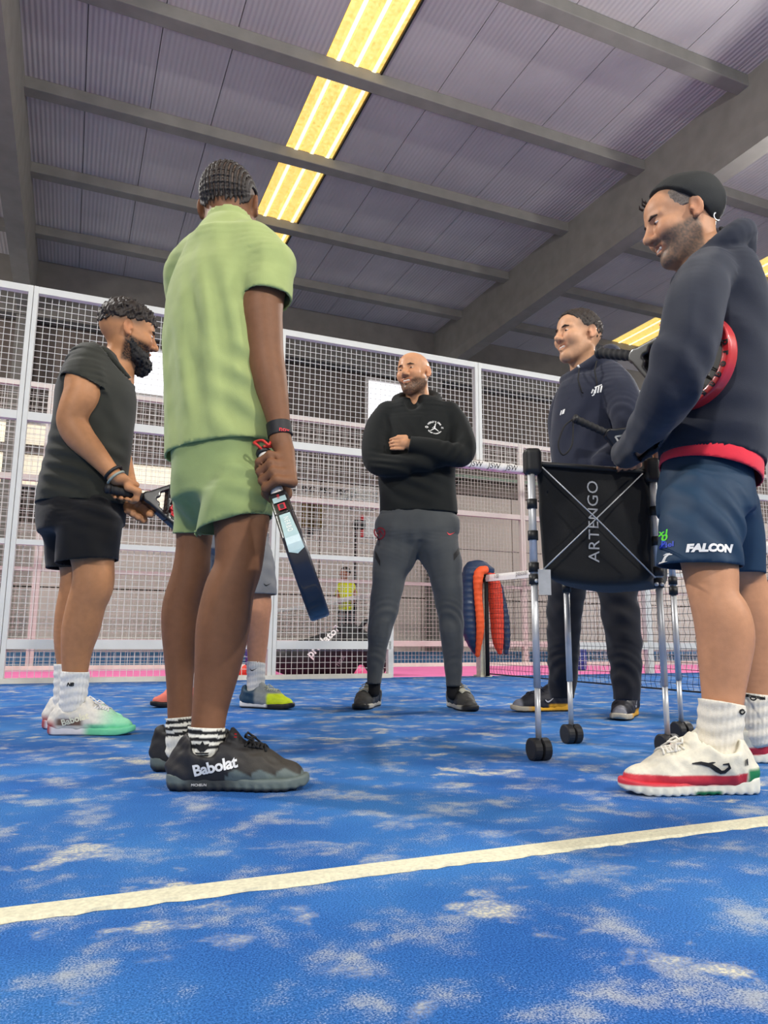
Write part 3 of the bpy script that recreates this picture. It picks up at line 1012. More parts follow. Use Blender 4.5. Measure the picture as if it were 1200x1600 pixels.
def cloth(name, c, rough=.85, var=.06, sheen=.15, bump=.25, bscale=700):
    return mat(name, srgb(*c), rough, var=var, scale=25, bump=bump, bscale=bscale, spec=.25, sheen=sheen)


WHITE = mat('print_white', srgb(238, 238, 236), .6, var=.03)
RED = mat('print_red', srgb(214, 36, 48), .5, var=.05)
SKIN = dict(bump=.12, bscale=380, spec=.26, sss=.0, var=.07, vscale=45)
# ------------------------------------------------------------------ player in the green kit, seen from behind
def swoosh(s=1.0):
    a = [(-.5, .12), (-.36, -.12), (-.2, -.18), (0, -.12), (.25, .02), (.55, .2)]
    b = [(.55, .2), (.2, .06), (-.05, -.02), (-.22, -.04), (-.34, .02), (-.42, .14)]
    n = len(a); V = np.array([*a, *b[::-1]]) * s
    return V, [(i, i + 1, n + i + 1, n + i) for i in range(n - 1)]


def green_player():
    t = thing('person', 'person in sage green t-shirt and shorts seen from behind, holding a racket down', 'person', tuple(ground(330, 1215)))
    B = Field(.0046)
    hc = P(359, 325, 1.93); HR = frame((.10, .99, -.06), (0, .05, 1)); hs = .96
    head(B, hc, HR, hs)
    limb(B, [(358, 330, 1.915, 31), (356, 352, 1.90, 34), (354, 385, 1.885, 36)], .03)
    limb(B, [(353, 410, 1.88, 40), (348, 500, 1.87, 50), (346, 640, 1.86, 55), (345, 720, 1.86, 58)], .03)
    limb(B, [(354, 410, 1.88, 26), (424, 418, 1.80, 26)], .02)
    limb(B, [(424, 412, 1.80, 31), (409, 475, 1.78, 33.5), (412, 520, 1.77, 30), (415, 556, 1.765, 28.5), (421, 590, 1.755, 27), (430, 632, 1.745, 21.5), (436, 664, 1.74, 17.5), (438, 690, 1.735, 17)], .012)
    # far arm, folded in front
    limb(B, [(300, 420, 1.98, 28), (330, 520, 2.08, 28), (345, 560, 2.12, 26), (370, 600, 2.14, 18)], .015)
    grip(B, P(384, 622, 2.15), (0, .3, 1), (.6, .7, 0), P(372, 603, 2.14), rc=.008)
    ha = P(411, 706, 1.735); hb = ha + (P(494, 946, 1.575) - ha) * .36
    ax = nrm(hb - ha)
    grip(B, ha + (hb - ha) * .50, ax, (.95, -.12, .0), P(438, 700, 1.735), rc=.0165, s=1.15, turn=1)
    # legs
    limb(B, [(330, 740, 1.90, 50), (308, 800, 1.94, 33), (303, 850, 1.95, 27), (298, 895, 1.955, 28.5), (284, 947, 1.96, 29.5), (282, 985, 1.96, 28.5), (281, 1030, 1.955, 23.5), (281, 1075, 1.95, 20), (281, 1125, 1.945, 18.5), (281, 1160, 1.94, 18)], .015)
    limb(B, [(362, 740, 1.82, 54), (376, 800, 1.78, 45), (376, 837, 1.77, 40), (372, 885, 1.765, 37), (358, 925, 1.765, 39), (349, 975, 1.765, 41.5), (343, 1020, 1.76, 38), (337, 1060, 1.755, 33), (328, 1110, 1.745, 27.5), (324, 1150, 1.74, 25.5), (323, 1185, 1.735, 25)], .015)
    V, Fq = B.surf()
    tone = srgb(128, 88, 62)
    C = skin_cols(V, hc, HR, tone, hs)
    raw('body', V, Fq, mat_vc('skin_dark', .55, **SKIN), t, col=C)
    # cornrows: braided ridges front to nape
    F = Field(.0032); w = lambda f, l, u: hc + hs * (f * HR[0] + l * HR[1] + u * HR[2])
    for i in range(18):
        th = math.radians(-88 + 176 * i / 17)
        n = 34
        for j in range(n + 1):
            a = math.radians(22 + 210 * j / n)           # over the crown from brow to nape
            sq = math.sin(th) * (1.0 if a < math.pi * .62 else 1.0 - .05 * (a - math.pi * .62))
            x = math.cos(a); z = math.sin(a); r_ = math.sqrt(max(.03, 1 - sq * sq))
            if z * r_ < -.62: break
            wv = 1.012 + .010 * (-1) ** j
            p = w(-.015 + .0985 * x * r_ * wv, .0775 * sq * wv, .03 + .0895 * z * r_ * wv)
            F.add(ball(p, .0056 * hs), .0015)
        F.add(cap(p, p - HR[2] * .012 * hs - HR[0] * .002, .005 * hs, .003 * hs), .003)
    V, Fq = F.surf()
    raw('hair', V, Fq, mat('braid', srgb(44, 36, 31), .55, var=.35, scale=260, bump=.5, bscale=500), t)
    F = Field(.004); F.add(ell(w(-.016, 0, .029), np.array((.0985, .0775, .0885)) * hs, HR))
    F.cut(lambda X, Y, Z: -((X - hc[0]) * HR[2, 0] + (Y - hc[1]) * HR[2, 1] + (Z - hc[2]) * HR[2, 2]) - .05 + .25 * ((X - hc[0]) * HR[0, 0] + (Y - hc[1]) * HR[0, 1]))
    V, Fq = F.surf(); raw('scalp', V, Fq, mat('scalp_dark', srgb(88, 70, 58), .6, var=.3, scale=90), t)
    # t-shirt
    green = cloth('sage_cotton', (166, 180, 116), .9)
    F = Field(.0062)
    R = [(346, 770, 1.86, 90, .128, -28), (347, 715, 1.86, 91, .128, -28), (349, 650, 1.86, 92, .128, -28), (349, 580, 1.862, 95, .130, -28), (347, 510, 1.868, 94, .130, -28), (349, 455, 1.874, 90, .122, -28), (352, 420, 1.88, 82, .108, -28), (357, 392, 1.885, 64, .092, -26)]
    rings(F, R, .03, cut=(P(345, 707, 1.86), (.10, 0, -1)))
    limb(F, [(357, 388, 1.888, 56), (359, 366, 1.895, 40), (359, 335, 1.90, 36)], .04, cut=(P(358, 349, 1.90), (.0, .30, 1)), rad=.1)
    limb(F, [(395, 385, 1.84, 35), (425, 412, 1.80, 32)], .045)
    limb(F, [(428, 418, 1.795, 31), (419, 450, 1.78, 37), (413, 500, 1.765, 42), (411, 540, 1.76, 45)], .022, cut=(P(414, 466, 1.77), P(412, 520, 1.765) - P(416, 440, 1.78)), rad=.13)
    limb(F, [(318, 395, 1.94, 33), (288, 425, 1.99, 30), (296, 470, 2.03, 35)], .03)
    c1, c2, c3, c4, c5 = P(300, 560, 1.74), P(335, 480, 1.74), P(392, 570, 1.70), P(385, 650, 1.70), P(420, 430, 1.74)
    wv = waves(11, .0018, .22, stretch=(1, 1, .55)); wv2 = waves(12, .0012, .07)

    def dp(p):
        return (wv(p) + wv2(p) + fold(p, c1, (1, 0, .16), .075, .0062, .17, 1.0, .8) + fold(p, c2, (1, 0, .28), .06, .0035, .12) +
                fold(p, c3, (.55, 0, 1), .07, .0085, .07, .6) + fold(p, c4, (.6, 0, .9), .085, .006, .09, 2.0) + fold(p, c5, (1, .2, .1), .09, .003, .09))
    F.disp = dp
    garment('t_shirt', F, green, t, .004)
    F = Field(.0058)
    # shorts
    gsh = cloth('sage_shorts', (142, 160, 104), .75)
    R = [(348, 640, 1.86, 74, .110, -28), (348, 700, 1.86, 80, .120, -28), (350, 745, 1.86, 81, .126, -28), (351, 775, 1.86, 79, .124, -28)]
    rings(F, R, .03)
    limb(F, [(314, 765, 1.92, 43), (306, 810, 1.945, 34), (302, 870, 1.95, 34)], .03, cut=(P(302, 834, 1.95), (0, .1, -1)), rad=.12)
    limb(F, [(374, 765, 1.80, 55), (370, 810, 1.775, 56), (366, 880, 1.76, 57)], .03, cut=(P(369, 818, 1.765), (.26, -.05, -1)), rad=.16)
    limb(F, [(332, 755, 1.86, 50), (328, 785, 1.87, 36), (325, 805, 1.88, 20)], .03)
    d1, d2 = P(352, 780, 1.72), P(300, 800, 1.86)
    wv3 = waves(21, .0045, .11, stretch=(1, 1, .7))
    F.disp = lambda p: wv3(p) + fold(p, d1, (1, 0, -.35), .075, .0045, .085) + fold(p, d2, (1, 0, .5), .06, .005, .07) + fold(p, P(400, 760, 1.70), (.3, 0, 1), .05, .0035, .08)
    garment('shorts', F, gsh, t, .003)
    # wristband
    F = Field(.003); F.add(cap(P(435.3, 663, 1.741), P(437.8, 681, 1.738), 19.6 / PPM(P(436, 670, 1.74))))
    V, Fq = F.surf(); V, Fq = clip(V, Fq, [(P(435.3, 662, 1.741), nrm(P(435, 662, 1.741) - P(438, 682, 1.738)), None, None), (P(438, 682, 1.738), nrm(P(438, 682, 1.738) - P(435, 662, 1.741)), None, None)])
    wb_ = raw('wristband', V, Fq, mat('band_black', srgb(24, 24, 28), .6), t); solidify(wb_, .003)
    decal('lettering', text2d('nox', .017, bold=.0004), P(446, 669, 1.70), (1, .35, -.06), (0, 0, 1), bvh_of(V, Fq), RED, wb_, off=.0012)
    # socks
    wh = srgb(232, 230, 218); bk = (.012, .012, .014)
    bands = [(.006, .014, bk), (.021, .029, bk), (.036, .044, bk)]
    s1, bs1 = sock(t, [(318, 1192, 1.735, 25), (321, 1170, 1.735, 28), (323.5, 1136, 1.74, 28.5)], wh, bands=bands)
    s2, bs2 = sock(t, [(281, 1170, 1.94, 21), (281, 1150, 1.94, 21), (280, 1121, 1.945, 20.5)], wh, bands=bands)
    BL = mat('sock_mark', srgb(16, 16, 18), .8)
    tre = merge2d(*[xf2d((np.array([(-.0035, 0), (-.0055, .012), (0, .022), (.0055, .012), (.0035, 0)]), [(0, 1, 2, 3, 4)]), 1, a) for a in (-.75, 0, .75)], *[xf2d(poly2d([(-.016, y), (.016, y), (.013, y - .003), (-.013, y - .003)])) for y in (-.003, -.008)])
    decal('mark', tre, P(316, 1173, 1.70), (1, .15, 0), (.12, 0, 1), bs1, BL, s1)
    decal('mark', xf2d(tre, .9), P(292, 1152, 1.90), (1, .1, 0), (0, 0, 1), bs2, BL, s2)
    # shoes
    ch, gr, dk = srgb(44, 43, 44), srgb(98, 110, 108), srgb(26, 25, 27)

    def up(x, y, z):
        C = np.tile(np.array(ch), (len(x), 1)); C = mixc(C, sm(x, .12, .2), srgb(58, 54, 48)); C = mixc(C, sm(z, .075, .09), dk)
        saw = .048 - .45 * np.abs(((x - .135) % .05) - .016) * (x > .13) - .03 * (x <= .13)
        C = mixc(C, sm(saw - z, -.001, .004) * (x > .13), gr)
        return C

    def so(x, y, z):
        C = np.tile(np.array(srgb(52, 56, 57)), (len(x), 1)); C = mixc(C, sm(x, .12, .17), gr); C = mixc(C, sm(.06 - x, 0, .03) * sm(z, .012, .02), gr); C = mixc(C, sm(.010 - z, 0, .004), dk); return C
    st = dict(upper=up, sole=so, lace=srgb(18, 18, 20), lace_name='black', grooves=True, label='black and slate grey court shoe with white lettering')
    h1 = np.array([P(260, 1225, 1.735)[0], 1.735, 0])
    so1, b1, bs, w1, R1 = shoe(t, h1, (1, .045), st, L=.318, side=-1, ax=.088, cw=.046, dip=.012)
    decal('lettering', text2d('Babolat', .034, bold=.0011, spacing=.95), w1(.108, -.08, .052), R1[0] + np.array([0, 0, .22]), (-.2, 0, 1), b1, WHITE, so1)
    decal('heel_mark', text2d('MICHELIN', .0075), w1(.075, -.08, .014), R1[0], (0, 0, 1), bs, WHITE, so1, off=.002)
    decal('tongue_mark', merge2d(poly2d([(-.004, .0), (.006, .003), (.006, .006), (-.004, .003)]), poly2d([(-.004, .006), (.006, .009), (.006, .012), (-.004, .009)])), w1(.146, -.05, .108), R1[0], (0, 0, 1), b1, RED, so1)
    h2 = np.array([P(234, 1200, 1.96)[0], 1.96, 0])
    shoe(t, h2, (.93, .36), st, L=.30, side=1, res=.0048, ax=.07, cw=.042)
    return ha, hb


GA, GB = green_player()
# ------------------------------------------------------------------ bearded player in the dark tee, left
def hair_cap(t, hc, HR, hs, grow, keep, col, lift=.004, res=.004, noise=.003, lam=.02, name='hair', seed=3, bump=.6):
    """hair volume over the skull; keep(f,l,u) < 0 where hair grows"""
    F = Field(res)
    F.add(ell(hc + hs * (-.014 * HR[0] + (.03 + lift) * HR[2]), (np.array((.097, .076, .087)) + grow) * hs, HR))
    F.add(ell(hc + hs * (.042 * HR[0] + (.045 + lift) * HR[2]), (np.array((.052, .058, .046)) + grow) * hs, HR), .02)

    def k(X, Y, Z):
        x, y, z = X - hc[0], Y - hc[1], Z - hc[2]
        q = [(HR[i, 0] * x + HR[i, 1] * y + HR[i, 2] * z) / hs for i in range(3)]
        return keep(*q) * hs
    F.cut(k)
    wv = waves(seed, noise, lam, 9)
    F.disp = wv
    V, Fq = F.surf()
    return raw(name, V, Fq, mat('%s_%d_%d' % (name, seed, int(col[0] * 999)), col, .6, var=.45, scale=180, bump=bump, bscale=350), t)


def dark_tee_player():
    t = thing('person', 'bearded person in dark charcoal tee and black shorts leaning in on the left', 'person', tuple(ground(130, 1140)))
    D = 2.72
    B = Field(.0048)
    hc = P(199, 521, 2.74); HR = frame((.88, .46, -.10), (.06, 0, 1)); hs = 1.0
    head(B, hc, HR, hs)
    limb(B, [(200, 528, 2.74, 24), (188, 560, 2.74, 25), (170, 592, 2.74, 34)], .03)
    limb(B, [(165, 600, 2.74, 40), (150, 680, 2.74, 46), (135, 780, 2.74, 46)], .03)
    limb(B, [(150, 585, 2.68, 26), (132, 592, 2.60, 27), (129, 615, 2.58, 28), (118, 640, 2.57, 25), (114, 660, 2.57, 24), (124, 682, 2.57, 22.5), (146, 706, 2.575, 18), (172, 736, 2.58, 13), (181, 746, 2.585, 12.5)], .012)
    # far arm
    limb(B, [(175, 600, 2.86, 24), (178, 660, 2.86, 22), (182, 700, 2.85, 20), (204, 770, 2.76, 12), (208, 778, 2.75, 11)], .012)
    ra = P(166, 763, 2.57); rb = ra + nrm((.70, .64, -.09)) * .165                           # racket axis, butt to throat
    ax = nrm(rb - ra); e = lambda q: ra + (rb - ra) * q
    grip(B, e(.42), ax, (.05, -.25, 1), P(184, 750, 2.585), rc=.016, s=1.0, turn=-1)
    gl = P(219, 793, 2.70)
    grip(B, gl, (.6, .5, -.35), (-.5, -.5, -.7), P(204, 780, 2.78), rc=.013, s=1.05, turn=1)
    limb(B, [(125, 800, 2.68, 46), (140, 850, 2.66, 35), (146, 885, 2.65, 31), (145, 915, 2.65, 31), (135, 945, 2.655, 29), (127, 980, 2.66, 28.5), (121, 1010, 2.66, 24), (118, 1040, 2.66, 20), (117, 1062, 2.66, 17.5), (115, 1085, 2.66, 14)], .015)
    limb(B, [(115, 800, 2.80, 46), (122, 850, 2.82, 35), (126, 890, 2.83, 30), (124, 920, 2.83, 29), (116, 960, 2.83, 28), (110, 1000, 2.83, 24), (106, 1040, 2.82, 16), (104, 1075, 2.82, 13)], .015)
    V, Fq = B.surf()
    C = skin_cols(V, hc, HR, srgb(186, 132, 92), hs, beard=.95, beard_col=(.012, .010, .009), scalp=.8, scalp_col=srgb(88, 68, 54), line=.012)
    raw('body', V, Fq, mat_vc('skin_tan', .48, **SKIN), t, col=C)
    face_bits(t, hc, HR, hs, tone=srgb(186, 132, 92))
    w = lambda f, l, u: hc + hs * (f * HR[0] + l * HR[1] + u * HR[2])
    # beard volume
    F = Field(.0035)
    for y in (-1, 1):
        F.add(cap(w(.012, y * .056, -.055), w(.05, y * .042, -.095), .02, .026), .02); F.add(cap(w(.05, y * .042, -.095), w(.082, y * .016, -.118), .026, .026), .02)
        F.add(cap(w(.088, y * .02, -.058), w(.082, y * .03, -.085), .006, .012), .012)
    F.add(cap(w(.08, 0, -.115), w(.072, 0, -.135), .028, .026), .02)
    F.sub(ell(w(.1, 0, -.071), (.02, .02, .012), HR), .006)
    F.disp = waves(31, .003, .015, 9); V, Fq = F.surf()
    raw('beard', V, Fq, mat('beard_black', (.011, .010, .010), .75, var=.5, scale=220, bump=.8, bscale=380), t)
    hair_cap(t, hc, HR, hs, .006, lambda f, l, u: np.maximum(.034 + .16 * np.maximum(f, 0) + .35 * np.minimum(f + .055, 0) - u, f - .100), srgb(36, 27, 22), lift=.016, noise=.005, lam=.022, seed=41)
    # tee
    m = cloth('charcoal_tee', (50, 51, 45), .9)
    F = Field(.0062)
    R = [(128, 840, 2.72, 68, .15, 0), (128, 790, 2.72, 69, .15, 0), (131, 755, 2.72, 66, .15, 0), (137, 720, 2.72, 62, .15, 0), (144, 680, 2.72, 60, .155, 0), (149, 640, 2.72, 60, .16, 0), (151, 610, 2.72, 57, .165, 0), (152, 582, 2.72, 47, .15, 0), (158, 565, 2.73, 35, .12, 0)]
    rings(F, R, .03, cut=(P(128, 790, 2.72), (0, 0, -1)))
    limb(F, [(168, 585, 2.735, 38), (180, 566, 2.74, 31), (190, 548, 2.74, 28)], .03, cut=(P(178, 566, 2.74), nrm((.75, .0, .66))), rad=.12)
    limb(F, [(150, 572, 2.66, 26), (132, 588, 2.60, 30), (129, 618, 2.585, 33), (126, 650, 2.58, 33)], .03, cut=(P(130, 598, 2.585), nrm((-.32, -.1, -1))), rad=.13)
    limb(F, [(172, 585, 2.84, 30), (176, 640, 2.88, 30)], .03)
    wv = waves(13, .002, .2)
    a1, a2, a3 = P(95, 720, 2.58), P(170, 720, 2.6), P(185, 650, 2.6)
    F.disp = lambda p: wv(p) + fold(p, a1, (.25, 0, 1), .05, .006, .12) + fold(p, a2, (.5, 0, 1), .06, .005, .11) + fold(p, a3, (1, 0, .5), .07, .004, .1) + fold(p, P(150, 600, 2.6), (1, 0, .3), .06, .003, .08)
    garment('t_shirt', F, m, t, .004)
    m = cloth('black_shorts', (20, 20, 22), .8)
    F = Field(.006)
    rings(F, [(128, 740, 2.72, 55, .135, 0), (128, 775, 2.72, 63, .14, 0), (127, 802, 2.72, 68, .15, 0), (128, 825, 2.72, 65, .15, 0)], .03)
    limb(F, [(140, 820, 2.665, 48), (138, 855, 2.65, 47), (137, 920, 2.65, 46)], .03, cut=(P(137, 878, 2.65), (.10, 0, -1)), rad=.16)
    limb(F, [(118, 820, 2.80, 48), (113, 860, 2.82, 40), (112, 920, 2.83, 38)], .03, cut=(P(112, 889, 2.82), (.0, 0, -1)), rad=.14)
    wv3 = waves(23, .004, .12, stretch=(1, 1, .6))
    F.disp = lambda p: wv3(p) + fold(p, P(150, 790, 2.58), (.3, 0, 1), .05, .004, .1) + fold(p, P(155, 850, 2.58), (1, 0, .3), .08, .005, .1)
    garment('shorts', F, m, t, .003)
    # bracelets
    for q, (py, cc) in enumerate(((740, (26, 26, 28)), (746, (150, 160, 150)))):
        c = P(177 + q * 4, py - 1 + q * 2, 2.583); axw = nrm(P(186, 752, 2.585) - P(168, 732, 2.58))
        e1 = nrm(np.cross(axw, [0, 1, 0])); e2 = np.cross(axw, e1)
        MB().tube([c + .0335 * (math.cos(a) * e1 + math.sin(a) * e2) for a in np.linspace(0, 2 * math.pi, 25)], .0062 - q * .0015, 6, False).build('bracelet', mat('bracelet_%d' % q, srgb(*cc), .5), t, smooth=True)
    wh = srgb(236, 235, 230)
    s1, b1 = sock(t, [(112, 1104, 2.66, 19), (115, 1085, 2.66, 20), (118, 1049, 2.66, 21)], wh)
    decal('mark', text2d('NB', .017, shear=.3, bold=.0008), P(107, 1070, 2.6), (1, 0, 0), (0, 0, 1), b1, mat('sock_mark', srgb(16, 16, 18)), s1)
    sock(t, [(101, 1096, 2.82, 17), (103, 1075, 2.82, 17.5), (104, 1037, 2.82, 18)], wh)

    def up(x, y, z):
        C = np.tile(np.array(srgb(228, 224, 214)), (len(x), 1)); C = mixc(C, sm(x, .16, .25), srgb(150, 222, 180)); C = mixc(C, sm(.05 - x, 0, .03) * sm(.06 - z, 0, .03), srgb(170, 60, 62))
        C = mixc(C, sm(.045 - z, 0, .012) * sm(x, .12, .17), srgb(110, 205, 160)); C = mixc(C, sm(.062 - z, .0, .01) * sm(z, .03, .036) * sm(.14 - x, 0, .02) * sm(x, .03, .05), srgb(120, 92, 78)); return C

    def so(x, y, z):
        C = np.tile(np.array(srgb(238, 234, 236)), (len(x), 1)); C = mixc(C, sm(x, .12, .16), srgb(112, 206, 160)); return mixc(C, sm(.03 - x, 0, .02), srgb(176, 70, 72))
    st = dict(upper=up, sole=so, lace=srgb(236, 236, 236), lace_name='white', label='white and mint court shoe with red heel')
    h1 = np.array([P(76, 1130, 2.66)[0], 2.66, 0]); so_, b1, b2, w1, R1 = shoe(t, h1, (1, .03), st, L=.30, side=-1, res=.0046, ax=.085, cw=.042, dip=.005)
    decal('lettering', text2d('Babolat', .031, bold=.001), w1(.105, -.08, .055), R1[0] + np.array([0, 0, .3]), (-.3, 0, 1), b1, mat('print_cream', srgb(246, 240, 214)), so_)
    h2 = np.array([P(67, 1120, 2.82)[0], 2.82, 0]); shoe(t, h2, (.99, .12), st, L=.30, side=1, res=.0052, ax=.08, cw=.042)
    return ra, rb


LA, LB = dark_tee_player()


# ------------------------------------------------------------------ coach with crossed arms, middle
def hood_ring(F, c, ax, rx, ry, fat, back, k=.02, n=28):
    """collapsed hood around the neck; back = direction to the nape where it is fullest"""
    ax = nrm(ax); back = nrm(np.asarray(back) - ax * (np.asarray(back) @ ax)); sd = np.cross(ax, back)
    pts = []; rad = []
    for i in range(n + 1):
        a = 2 * math.pi * i / n; b = .5 + .5 * math.cos(a)
        pts.append(c + rx * math.sin(a) * sd + ry * math.cos(a) * back + ax * (.012 * b - .02 * (1 - b))); rad.append(fat * (.55 + .55 * b))
    F.add(union(tubes(pts, rad)), k)


def coach():
    t = thing('person', 'bald bearded person in black hoodie and grey track pants, arms crossed', 'person', tuple(ground(648, 1110)))
    SHIFT[0] = .16
    B = Field(.0046); hc = P(647, 584, 3.50); HR = frame((-.52, -.85, .0), (-.05, 0, 1)); hs = .97
    head(B, hc, HR, hs, smile=1.0)
    limb(B, [(650, 598, 3.52, 17), (652, 615, 3.53, 18), (653, 640, 3.55, 20)], .02)
    limb(B, [(653, 655, 3.54, 22), (652, 720, 3.52, 30), (652, 825, 3.50, 30)], .03)
    limb(B, [(606, 655, 3.52, 12), (653, 648, 3.54, 14), (700, 655, 3.52, 12)], .02)
    for L in ([(636, 830, 3.5, 24), (612, 900, 3.5, 17), (592, 1000, 3.5, 9), (586, 1070, 3.52, 6)], [(668, 830, 3.5, 24), (694, 900, 3.48, 17), (706, 1000, 3.49, 9), (708, 1070, 3.52, 6)]): limb(B, L, .02)
    # hand tucked over the upper arm
    for i in range(4):
        a = P(630, 684.5 + 5.6 * i, 3.33); b = P(616 + .8 * abs(i - 1), 685 + 5.4 * i, 3.325); c = P(609 + abs(i - 1), 687 + 4.8 * i, 3.36)
        B.add(cap(a, b, .0088, .0082), .002); B.add(cap(b, c, .0082, .007), .002)
    B.add(cap(P(645, 695, 3.34), P(630, 693, 3.335), .026, .025), .012)
    B.add(cap(P(634, 683, 3.335), P(622, 682.5, 3.33), .012, .0095), .008)
    limb(B, [(700, 712, 3.38, 12), (645, 695, 3.35, 9)], .01)
    grip(B, P(703, 711, 3.40), (0, -.3, 1), (.8, -.2, 0), P(690, 714, 3.38), rc=.006, s=.9)
    V, Fq = B.surf()
    C = skin_cols(V, hc, HR, srgb(204, 150, 112), hs, beard=.88, beard_col=srgb(66, 54, 46), smile=1.0)
    raw('body', V, Fq, mat_vc('skin_warm', .42, **SKIN), t, col=C)
    face_bits(t, hc, HR, hs, smile=1.0, tone=srgb(204, 150, 112), brow=srgb(74, 54, 40))
    m = cloth('black_fleece', (24, 27, 27), .85, sheen=.05); Fz = Field(.0056)
    rings(Fz, [(654, 830, 3.5, 60, .125, 0), (654, 800, 3.5, 61, .13, 0), (652, 765, 3.5, 60, .13, 0), (651, 730, 3.5, 61, .135, 0), (652, 695, 3.51, 65, .135, 0), (653, 665, 3.52, 67, .125, 0), (653, 645, 3.52, 60, .105, 0), (652, 630, 3.53, 36, .085, 0)], .03, cut=(P(654, 803, 3.5), (0, 0, -1)))
    limb(Fz, [(606, 648, 3.51, 21), (593, 668, 3.49, 22), (586, 700, 3.45, 21), (590, 722, 3.42, 20), (612, 728, 3.38, 18), (650, 722, 3.35, 16.5), (690, 714, 3.37, 15)], .018)
    limb(Fz, [(700, 648, 3.51, 21), (713, 668, 3.49, 22.5), (722, 695, 3.44, 22), (718, 711, 3.40, 20), (695, 708, 3.34, 18), (664, 699, 3.325, 15.5), (640, 694, 3.325, 13.5), (625, 690, 3.325, 13)], .012, cut=(P(640, 693.5, 3.325), P(630, 692, 3.325) - P(650, 696, 3.325)), rad=.08)
    hood_ring(Fz, P(651, 624, 3.53), (-.05, -.35, 1), .104, .100, .034, (.15, .9, .2), .012)
    Fz.sub(ell(P(645, 613, 3.40), (.056, .09, .088)), .015)
    wv = waves(14, .0018, .15)
    q1, q2, q3, q4 = P(600, 715, 3.3), P(715, 695, 3.3), P(650, 745, 3.36), P(625, 660, 3.38)
    Fz.disp = lambda p: wv(p) + fold(p, q1, (.2, 0, 1), .032, .0045, .08) + fold(p, q2, (1, 0, -.7), .04, .0045, .07) + fold(p, q3, (.4, 0, 1), .07, .006, .12) + fold(p, q4, (1, 0, .5), .06, .004, .1) + fold(p, P(690, 660, 3.38), (1, 0, -.6), .05, .0035, .08)
    o, bv = garment('hoodie', Fz, m, t, .004)
    cen = P(679.5, 665.5, 3.36); ppm = PPM(cen); X = 1 / ppm
    body = [strip2d([(-.2, -4.9), (-4.2, -7.2), (-7.5, -9.2)], [.9, .7, .4]), strip2d([(.3, -4.9), (3.8, -7), (6.5, -9.2)], [.9, .7, .4]), strip2d([(0, -5), (.3, -2.5), (.9, .2)], [1.1, 1.0, .8]), strip2d([(.6, -.3), (2, 2.5), (2.5, 5)], [.6, .45, .4]), strip2d([(-.2, -1), (-2.2, -3.2), (-4, -4.2)], [.5, .4, .35]), xf2d(poly2d([(math.cos(a), math.sin(a)) for a in np.linspace(0, 6.28, 9)[:-1]]), .95, 0, (1.1, 1.7))]
    body = [(v + np.array([0, 3.4]), f) for v, f in body]
    arcs = []
    for txt, r0, flip in (("WORLD'S GYM", 11.5, 1), ('THE BEST IN BASKETBALL', 11.5, -1)):
        n = len(txt)
        for i, ch in enumerate(txt):
            if ch == ' ': continue
            a = (i - (n - 1) / 2) / (n - 1) * math.radians(104 if flip > 0 else 118)
            arcs.append(xf2d(text2d(ch, 4.0 if flip > 0 else 2.4, bold=.12), 1, -a * flip, (r0 * math.sin(a), flip * r0 * math.cos(a) * (.88))))
    ring_ = [strip2d([(-12.5 + 2.2 * math.cos(a), .6 + 1.2 * math.sin(a)) for a in np.linspace(0, 6.3, 14)], .45), xf2d(text2d('75', 4.2, bold=.1), 1, 0, (12.5, .8))]
    decal('logo', xf2d(merge2d(*body, *arcs, *ring_), X), cen, (1, -.02, .02), (0, 0, 1), bv, WHITE, o, reach=.15)
    # track pants
    m = cloth('grey_track', (72, 75, 77), .8); Fp = Field(.0056)
    rings(Fp, [(653, 775, 3.5, 50, .11, 0), (652, 800, 3.5, 58, .122, 0), (652, 813, 3.5, 65.5, .13, 0), (652, 832, 3.5, 65, .13, 0), (652, 846, 3.5, 50, .115, 0)], .03)
    limb(Fp, [(630, 835, 3.5, 37), (616, 870, 3.5, 32), (609, 895, 3.5, 27.5), (600, 953, 3.5, 22), (593, 985, 3.5, 19), (589, 1020, 3.5, 14.5), (585, 1062, 3.5, 11.5), (585, 1090, 3.5, 11)], .02, cut=(P(585, 1068, 3.5), (0, 0, -1)), rad=.1)
    limb(Fp, [(674, 835, 3.5, 37), (689, 870, 3.49, 31), (696, 895, 3.48, 26.5), (703, 953, 3.48, 20.5), (706, 985, 3.48, 19), (708, 1025, 3.49, 15), (708, 1066, 3.50, 12.5), (708, 1092, 3.50, 12)], .02, cut=(P(708, 1072, 3.50), (0, 0, -1)), rad=.1)
    wv2 = waves(24, .0025, .09)
    k1, k2, k3, k4 = P(598, 965, 3.4), P(706, 965, 3.38), P(588, 1035, 3.42), P(708, 1040, 3.4)
    Fp.disp = lambda p: wv2(p) + fold(p, k1, (-.5, 0, 1), .06, .005, .07, 0, .8, .5) + fold(p, k2, (.55, 0, 1), .055, .005, .07, 1, .8, .5) + fold(p, k3, (.4, 0, 1), .05, .0035, .06, 0, 1, .4) + fold(p, k4, (-.4, 0, 1), .045, .0035, .06, 1, 1, .4) + fold(p, P(652, 848, 3.4), (1, 0, 0), .07, .003, .08)
    o, bv = garment('track_pants', Fp, m, t, .003)
    c = P(593, 831, 3.38); x = 1 / PPM(c)
    decal('crest', xf2d(merge2d(strip2d([(8.2 * math.cos(a), 8.6 * math.sin(a)) for a in np.linspace(0, 6.2832, 25)], 1.2), strip2d([(-5, -3), (-1, 5)], .9), strip2d([(0, -5), (0, 6)], .8), strip2d([(5, -3), (1, 5)], .9)), x), c, (1, 0, 0), (0, 0, 1), bv, mat('crest_maroon', srgb(126, 22, 40), .7), o)
    c = P(706, 832, 3.38); decal('logo', xf2d(swoosh(), 14 / PPM(c), .12), c, (1, 0, 0), (0, 0, 1), bv, mat('print_coral', srgb(232, 72, 76), .6), o)
